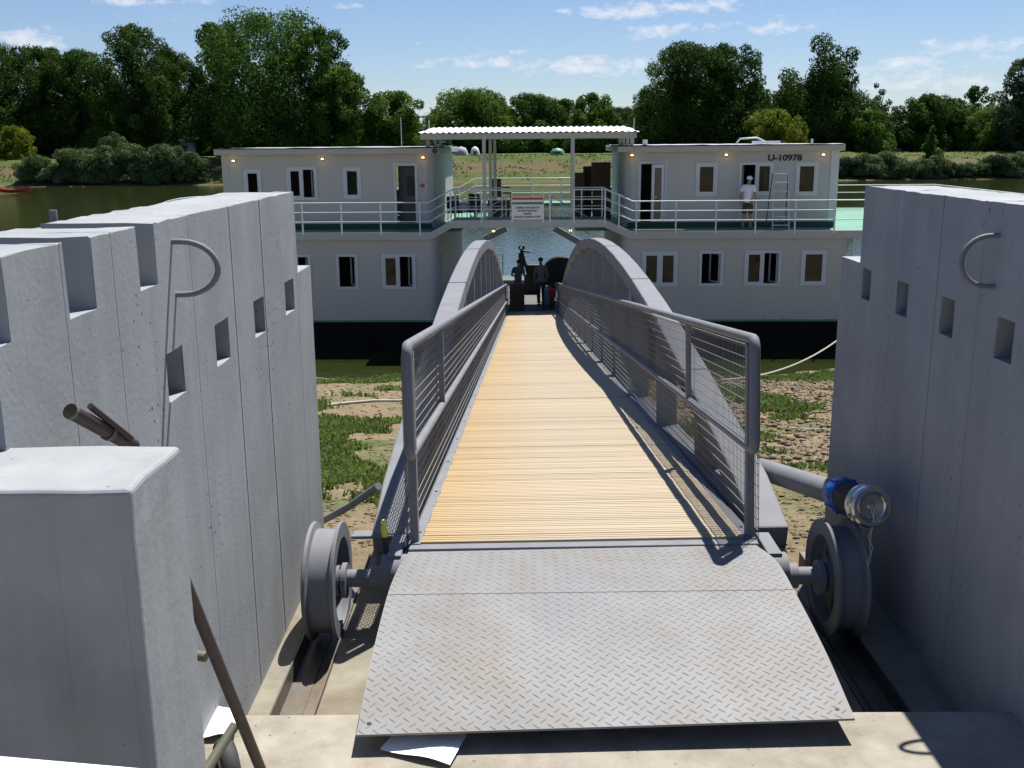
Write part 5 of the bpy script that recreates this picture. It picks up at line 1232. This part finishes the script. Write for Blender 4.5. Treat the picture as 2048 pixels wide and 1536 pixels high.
T = [
 # px, top, width, Y, kind, shape, label
 (0, 82, 150, 214, 'dark', 'round', 'dark broad tree cut by the left edge of the picture'),
 (78, 84, 120, 222, 'dark', 'round', 'dark tree second from the left edge under the small cloud'),
 (150, 92, 130, 216, 'dark', 'round', 'dark dense tree standing left of the tall one with a domed top'),
 (258, 44, 140, 208, 'dark', 'round', 'tall dark tree with domed top above the willow bushes'),
 (340, 96, 110, 226, 'mid', 'round', 'lighter tree in the dip between the two tallest left trees'),
 (432, 38, 110, 214, 'dark', 'round', 'dark left shoulder of the tallest tree group'),
 (530, 4, 230, 206, 'mid', 'round', 'tallest wide-crowned tree on the left rising to the top of the photo'),
 (636, 50, 110, 204, 'mid', 'round', 'leaning leafy tree on the right side of the tallest crown'),
 (676, 128, 105, 200, 'light', 'round', 'yellow-green tree at the right foot of the tallest tree'),
 (785, 176, 100, 202, 'light', 'round', 'small pointed tree standing alone left of the canopy'),
 (725, 222, 70, 215, 'mid', 'round', 'low tree filling the gap left of the small pointed tree'),
 (945, 170, 140, 258, 'light', 'round', 'rounded tree behind the canopy, left of the centre row'),
 (1062, 182, 100, 262, 'mid', 'round', 'dark rounded tree behind the middle of the canopy'),
 (1125, 196, 66, 285, 'mid', 'round', 'faint farther tree between the two trees right of centre'),
 (1188, 182, 84, 248, 'light', 'round', 'green-yellow tree behind the right half of the canopy'),
 (1240, 210, 80, 300, 'grey', 'round', 'distant greyish tree behind the right end of the canopy'),
 (1292, 214, 70, 232, 'light', 'round', 'yellow-green tree just right of the canopy roof'),
 (1372, 74, 150, 206, 'dark', 'round', 'big dark rounded tree above the right cabin, its left half'),
 (1455, 82, 130, 207, 'dark', 'round', 'big dark tree above the right cabin, the leafy right half'),
 (1425, 150, 230, 212, 'dark', 'round', 'broad dark tree behind the two joined round crowns'),
 (1548, 215, 92, 197, 'yellow', 'round', 'small bright yellow-green tree above the roof hatch'),
 (1652, 52, 188, 210, 'dark', 'poplar', 'tall dark poplar clump with three upright lobes'),
 (1640, 160, 190, 216, 'dark', 'round', 'dark tree filling behind the poplar clump'),
 (1770, 160, 100, 220, 'grey', 'spires', 'grey-green conifer with pointed tips right of the poplars'),
 (1738, 218, 80, 205, 'light', 'round', 'light tree at the foot of the grey-green conifer'),
 (1818, 245, 80, 222, 'mid', 'round', 'low rounded tree between conifer and plane trees'),
 (1868, 184, 105, 214, 'dark', 'round', 'dark tree starting the right-hand row'),
 (1905, 200, 110, 222, 'light', 'round', 'broad green tree in the middle of the right-hand row'),
 (1953, 167, 60, 262, 'dark', 'round', 'small round crown poking above the right-hand row'),
 (1985, 215, 120, 212, 'light', 'round', 'green tree near the right edge, in front of the darker one'),
 (2030, 195, 100, 235, 'mid', 'round', 'green tree behind the dark one on the right edge'),
 (2062, 105, 90, 205, 'grey', 'round', 'tall dark tree cut by the right edge of the picture'),
 (1866, 252, 46, 196, 'mid', 'cone', 'young pointed tree standing on the far grass'),
 (22, 248, 60, 200, 'yellow', 'round', 'sunlit low tree at the left edge behind the willow bushes'),
]
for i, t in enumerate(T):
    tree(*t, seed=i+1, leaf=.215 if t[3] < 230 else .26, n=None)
# rows of trees farther back that close the view under the crowns
fx = [(-60, 190, 150, 'dark'), (60, 200, 150, 'dark'), (190, 190, 150, 'dark'), (300, 200, 140, 'mid'), (400, 195, 150, 'dark'), (500, 180, 160, 'dark'), (610, 200, 150, 'dark'), (700, 226, 110, 'mid'),
      (790, 246, 90, 'mid'), (862, 268, 60, 'grey'), (1010, 250, 80, 'mid'), (1095, 252, 75, 'dark'), (1150, 254, 75, 'mid'), (1235, 252, 80, 'mid'), (1330, 235, 110, 'dark'), (1420, 220, 120, 'dark'), (1510, 236, 110, 'dark'), (1600, 230, 120, 'dark'), (1700, 236, 110, 'dark'),
      (1790, 262, 90, 'dark'), (1850, 250, 100, 'dark'), (1930, 240, 120, 'dark'), (2010, 238, 120, 'dark'), (2100, 200, 140, 'dark'), (2230, 190, 160, 'dark'), (-200, 180, 170, 'dark'), (2380, 200, 170, 'mid'), (-350, 190, 180, 'dark')]
place = ['far left', 'left', 'left of the tall domed tree', 'under the domed tree', 'below the tallest group', 'under the tallest tree', 'right below the tallest tree', 'left of the pointed tree', 'behind the pointed tree', 'left of the canopy row', 'behind the centre', 'behind canopy middle', 'behind canopy right half', 'beside the canopy end', 'under the big round tree', 'below the joined round crowns', 'left of the yellow tree', 'right of the yellow tree', 'below the poplars', 'by the conifer', 'behind the young pointed tree', 'behind the right-hand row', 'near the right edge', 'beyond the right edge', 'well beyond the right edge', 'beyond the left edge', 'farthest beyond the right edge', 'farthest beyond the left edge']
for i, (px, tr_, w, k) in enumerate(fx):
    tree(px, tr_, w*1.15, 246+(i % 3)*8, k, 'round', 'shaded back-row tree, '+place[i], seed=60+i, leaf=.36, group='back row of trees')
# willow bushes along both stretches of far shore
bl_ = [(70, 318, 60), (115, 308, 62), (160, 300, 66), (205, 298, 60), (245, 296, 62), (285, 300, 58), (322, 296, 64), (355, 302, 56), (385, 312, 44), (228, 276, 46)]
bw = ['leftmost, low', 'second from left', 'third from left', 'fourth from left', 'fifth from left', 'sixth from left', 'tall one right of middle', 'second from right end', 'rightmost, nearest the cabin', 'set back, poking above the row']
for i, (px, tr_, w) in enumerate(bl_): tree(px, tr_-14, w*1.35, 183 if i < 9 else 190, 'silver', 'bush', 'silvery willow bush on the left far shore, '+bw[i], seed=120+i, name='willow_bush', group='willow bushes on the left shore', leaf=.15)
br_ = [(1700, 312, 50), (1735, 308, 52), (1770, 304, 54), (1800, 310, 46), (1845, 318, 48), (1872, 314, 44), (1905, 326, 34), (1930, 324, 34), (1958, 326, 34), (1995, 310, 50), (2035, 304, 56), (2085, 300, 60)]
bw = ['nearest the cabin corner', 'second from the cabin', 'third from the cabin', 'left of the bare gap', 'right of the bare gap', 'tallest just right of the gap', 'small one in the middle', 'small rounded one right of middle', 'small one left of the big pair', 'left of the big pair', 'at the right picture edge', 'past the right picture edge']
for i, (px, tr_, w) in enumerate(br_): tree(px, tr_-6, w*1.35, 183, 'silver' if i % 3 else 'grey', 'bush', 'green willow bush on the right far shore, '+bw[i], seed=150+i, name='willow_bush', group='willow bushes on the right shore', leaf=.15)
# ------------------------------------------------------------------ far bank huts, tents, road
hutw = mat('hut_wall', (.36, .30, .25), (.42, .36, .30), 1, .8); hutp = mat('pale_hut_wall', (.40, .41, .42), (.46, .46, .46), 1, .8)
hutr = mat('hut_roof', (.08, .07, .065), (.12, .10, .09), 2, .8); tentm = mat('tent_cloth', (.40, .42, .48), None, rough=.8); pinkm = mat('pink_cloth', (.55, .22, .30), None, rough=.8)
def hut(a, b, r0, r1, Y, label, wm=hutp, cat='hut'):
    p, q_ = atY(a, r1, Y), atY(b, r0, Y); gz = far_z(p[0], Y); w = q_[0]-p[0]; h = q_[2]-gz
    t = thing('riverside_hut', label, cat, ((p[0]+q_[0])/2, Y, gz))
    xs = [-w/2, -w*.30, -w*.08, w*.12, w*.30, w/2]; mb = MB()
    mb.voxel(xs, [0, .12], [0, .02, h*.42, h*.78, h], lambda x, y, z: not ((-w*.30 < x < -w*.08 and h*.42 < z < h*.78) or (w*.12 < x < w*.30 and z < h*.78 and z > .02))); mb.build('wall', wm, t)
    MB().box((-w/2, .13, 0), (w/2, 4, h)).build('house_body', inner, t)
    MB().box((-w*.30, .05, h*.42), (-w*.08, .06, h*.78)).build('window', winglass, t); MB().box((w*.125, .05, .02), (w*.295, .07, h*.77)).build('door', hutr, t)
    mb = MB(); o_ = .4; mb.add([(-w/2-o_, -.5, h), (w/2+o_, -.5, h), (w/2+o_, 2, h+1.0), (-w/2-o_, 2, h+1.0), (w/2+o_, 4.5, h), (-w/2-o_, 4.5, h)], [(0, 1, 2, 3), (3, 2, 4, 5), (0, 3, 5), (1, 4, 2), (0, 5, 4, 1)]); mb.build('roof', hutr, t)
hut(130, 200, 284, 302, 214, 'low dark hut half hidden behind the willow bushes', hutw); hut(255, 300, 284, 302, 212, 'pale hut behind the middle of the willow bushes'); hut(312, 390, 284, 304, 210, 'long pale hut right of the willow bushes'); hut(512, 552, 274, 298, 208, 'grey hut under the tallest tree'); hut(613, 662, 274, 298, 206, 'pinkish hut with a pale window above the left cabin roof', mat('pink_hut_wall', (.40, .27, .21), None, rough=.8))
hut(1935, 1990, 292, 309, 212, 'small pale hut among the right-hand trees')
def tent(px, row, w, Y, label, mt):
    p = atY(px, row, Y); gz = far_z(p[0], Y); t = thing('tent', label, 'tent', (p[0], Y, gz)); h = p[2]-gz
    mb = MB(); vs = []; n = 12
    for j in range(4):
        for i in range(n): a = 2*math.pi*i/n; rr = (w/2*(1-.28*j/3.), w/2*.9, w/2*.62, .05)[j] if j else w/2; vs.append((rr*math.cos(a)*1.2, rr*math.sin(a), h*(0, .45, .85, 1)[j]))
    mb.add(vs, [(j*n+i, j*n+(i+1) % n, (j+1)*n+(i+1) % n, (j+1)*n+i) for j in range(3) for i in range(n)], True); mb.build('tent_skin', mt, t)
    MB().box((-w*.22, -w*.5-.02, 0), (w*.22, -w*.42, h*.5)).build('tent_door', pinkm if mt is tentm else hutr, t)
tent(922, 293, 2.4, 206, 'grey dome tent with a pink door beyond the left cabin', tentm); tent(950, 293, 1.6, 210, 'small white tent right of the grey dome tent', white); tent(1115, 296, 2.6, 214, 'dark green tent under the canopy trees', green)
# pale road strip and low wall beyond the right bushes
p, q_ = atY(1672, 306, 216), atY(1890, 304, 216); rm = mat('pale_road', (.5, .48, .42), None, rough=.9)
z_ = far_z(p[0], 216); mb = MB(); mb.box((p[0], 215, z_+.1), (q_[0]+2, 215.4, z_+.75)); o = mb.build('low_wall', rm); tag(o, 'long pale low wall along the road beyond the right-hand bushes', 'wall')
# distant bridge structure and pylons over the trees left of centre
bs = thing('distant_bridge', 'steel truss bridge far away above the trees left of the canopy', 'bridge', tuple(atY(852, 262, 520)))
br = mat('far_steel', (.30, .36, .36), None, rough=.6)
a, b = atY(826, 232, 520), atY(884, 230, 520); mb = MB(); mb.box((a[0], 520, a[2]-.7), (b[0], 521, a[2]))
mb.build('upper_girder', br, bs, world=True); mb = MB(); mb.box((a[0], 520, a[2]-4), (b[0], 521, a[2]-3.6)); mb.build('lower_girder', br, bs, world=True)
for k in range(7): x = a[0]+(b[0]-a[0])*(k+.3)/7; MB().box((x-.15, 520.1, a[2]-16), (x+.15, 520.6, a[2]-.7)).build('bridge_post', br, bs, world=True)
for px, tp in ((868, 223), (872, 224)): q2 = atY(px, tp, 520); MB().tube([(q2[0], 520.5, a[2]), (q2[0], 520.5, q2[2])], .2, 6).build('mast', br, bs, world=True)
q2 = atY(1550, 190, 320); mb = MB(); mb.tube([(q2[0], 320, 3), (q2[0], 320, q2[2])], .35, 10); tag(mb.build('chimney_stack', hutr), 'slim chimney just visible left of the poplar clump', 'chimney')
# tiny red boat at the left shore
q2 = atZ(26, 383, .3); rb2 = thing('rowing_boat', 'red rowing boat pulled up at the far left shore', 'boat', (q2[0], q2[1], .1))
mb = MB(); st = [(-2.6, .3, .35), (-1.4, .7, .1), (0, .8, .0), (1.4, .7, .1), (2.7, .05, .4)]; vs = []
for x, w, z in st: vs += [(x, -w, z+.45), (x, -w*.6, z), (x, w*.6, z), (x, w, z+.45)]
mb.add(vs, [(i*4+j, (i+1)*4+j, (i+1)*4+j+1, i*4+j+1) for i in range(4) for j in range(3)]+[(0, 1, 2, 3)], False); mb.build('boat_hull', redm, rb2)
for x in (-1, .4): MB().box((x, -.6, .35), (x+.25, .6, .40)).build('bench', timber, rb2)
# tufts of weed and dry grass on the far slope
rng = np.random.default_rng(21); C_ = []
for _ in range(26000):
    x = rng.uniform(-100, 100); y = rng.uniform(181.5, 207)
    if mnoise.noise(Vector((x*.25, y*.5, 4))) < -.12+.25*rng.random() and y < 200: continue
    if y > 198 and rng.random() < .6: continue
    C_.append((x, y, far_z(x, y)+rng.uniform(.02, .16)))
C_ = np.array(C_); n_c = len(C_); Nn = rng.normal(size=(n_c, 3))*.6+np.array([0, -.4, .7]); Nn /= np.linalg.norm(Nn, axis=1)[:, None]
V_, Q_ = leaf_quads(C_, Nn, rng.uniform(.08, .26, n_c)); tuftm = mat('dry_grass_tuft', (.045, .065, .014), (.13, .115, .045), .5, .9, spec=.05, transl=.2)
o = link('bank_weeds', npmesh('bank_weeds', V_, Q_, tuftm)); struct(o, 'stuff'); o['label'] = 'weeds and dry grass tufts on the slope of the far bank'; o['category'] = 'grass'
# ------------------------------------------------------------------ near bank: grass and clods
rng = np.random.default_rng(3)
def field(x, y):
    g = .5+.5*mnoise.fractal(Vector((x*.55+3, y*.38, 1.1)), 1., 2., 4)*1.3
    e = math.exp(-((y-28.6)/1.5)**2)*.55
    pL = (.17*math.exp(-((y-8.6)/1.6)**2)+.02 if x < 1 else .20*math.exp(-((y-9.6)/1.7)**2)-.16)
    return g+e+pL
Vs, Qs = [], []; cnt = 0
C, Nn, S = [], [], []
def grass(n, x0, x1, y0, y1, hgt):
    k = 0; it = 0
    while k < n and it < n*30:
        it += 1; x, y = rng.uniform(x0, x1), y0+(y1-y0)*rng.random()**1.0
        if rng.random() > (field(x, y)-.62)*1.3: continue
        z = bank_z(x, y); m = 4 if y < 16 else 3
        for _ in range(m):
            a = rng.uniform(0, 6.28); hh = hgt*(.5+rng.random())*(1 if y < 16 else 1.2); w = .012 if y < 16 else .022; dx, dy = math.cos(a), math.sin(a); ox, oy = rng.normal()*.03, rng.normal()*.03; ln = hh*rng.uniform(.3, 1.1)
            o = len(Vs); Vs.extend([(x+ox-dy*w, y+oy+dx*w, z-.01), (x+ox+dy*w, y+oy-dx*w, z-.01), (x+ox+dx*ln*.5+dy*w*1.3, y+oy+dy*ln*.5-dx*w*1.3, z+hh*.8), (x+ox+dx*ln, y+oy+dy*ln, z+hh)]); Qs.append((o, o+1, o+2, o+3))
        k += 1
grass(7000, -4.0, .2, 7, 14, .05); grass(7000, .5, 6.5, 7, 14, .05); grass(9000, -8, 1, 14, 29.6, .07); grass(9000, 1, 12, 14, 29.6, .07)
o = link('grass', npmesh('grass', Vs, Qs, grassm)); struct(o, 'stuff'); o['label'] = 'short weeds and grass growing in patches on the near bank'; o['category'] = 'grass'
Vs, Qs = [], []
def clods(n, x0, x1, y0, y1, s0, s1, thr):
    k = 0
    while k < n:
        x, y = rng.uniform(x0, x1), rng.uniform(y0, y1); k += 1
        if field(x, y) > thr and rng.random() < .85: continue
        z = bank_z(x, y); s = s0+(s1-s0)*rng.random()**2.5; o = len(Vs)
        for d in ((1, 0, 0), (-1, 0, 0), (0, 1, 0), (0, -1, 0), (0, 0, 1), (0, 0, -1), (.7, .7, .4), (-.7, -.6, .5)):
            j = 1+rng.normal()*.25; Vs.append((x+d[0]*s*j*1.3, y+d[1]*s*j, z+d[2]*s*j*.7+s*.2))
        for f in ((0, 6, 4), (6, 2, 4), (2, 1, 4), (1, 7, 4), (7, 3, 4), (3, 0, 4), (0, 2, 6), (0, 5, 2), (2, 5, 1), (1, 5, 3), (3, 5, 0), (1, 3, 7)): Qs.append(tuple(o+i for i in f))
clods(22000, 1.2, 11, 10, 28, .008, .055, .7); clods(9000, .8, 6, 6, 12, .004, .026, .7); clods(7000, -4, .2, 6, 12, .003, .018, .65); clods(5000, -8, 1, 12, 28, .006, .03, .6)
o = link('soil_clods', npmesh('soil_clods', Vs, Qs, clodm, True)); struct(o, 'stuff'); o['label'] = 'loose brown clods of dry soil on the near bank'; o['category'] = 'soil'
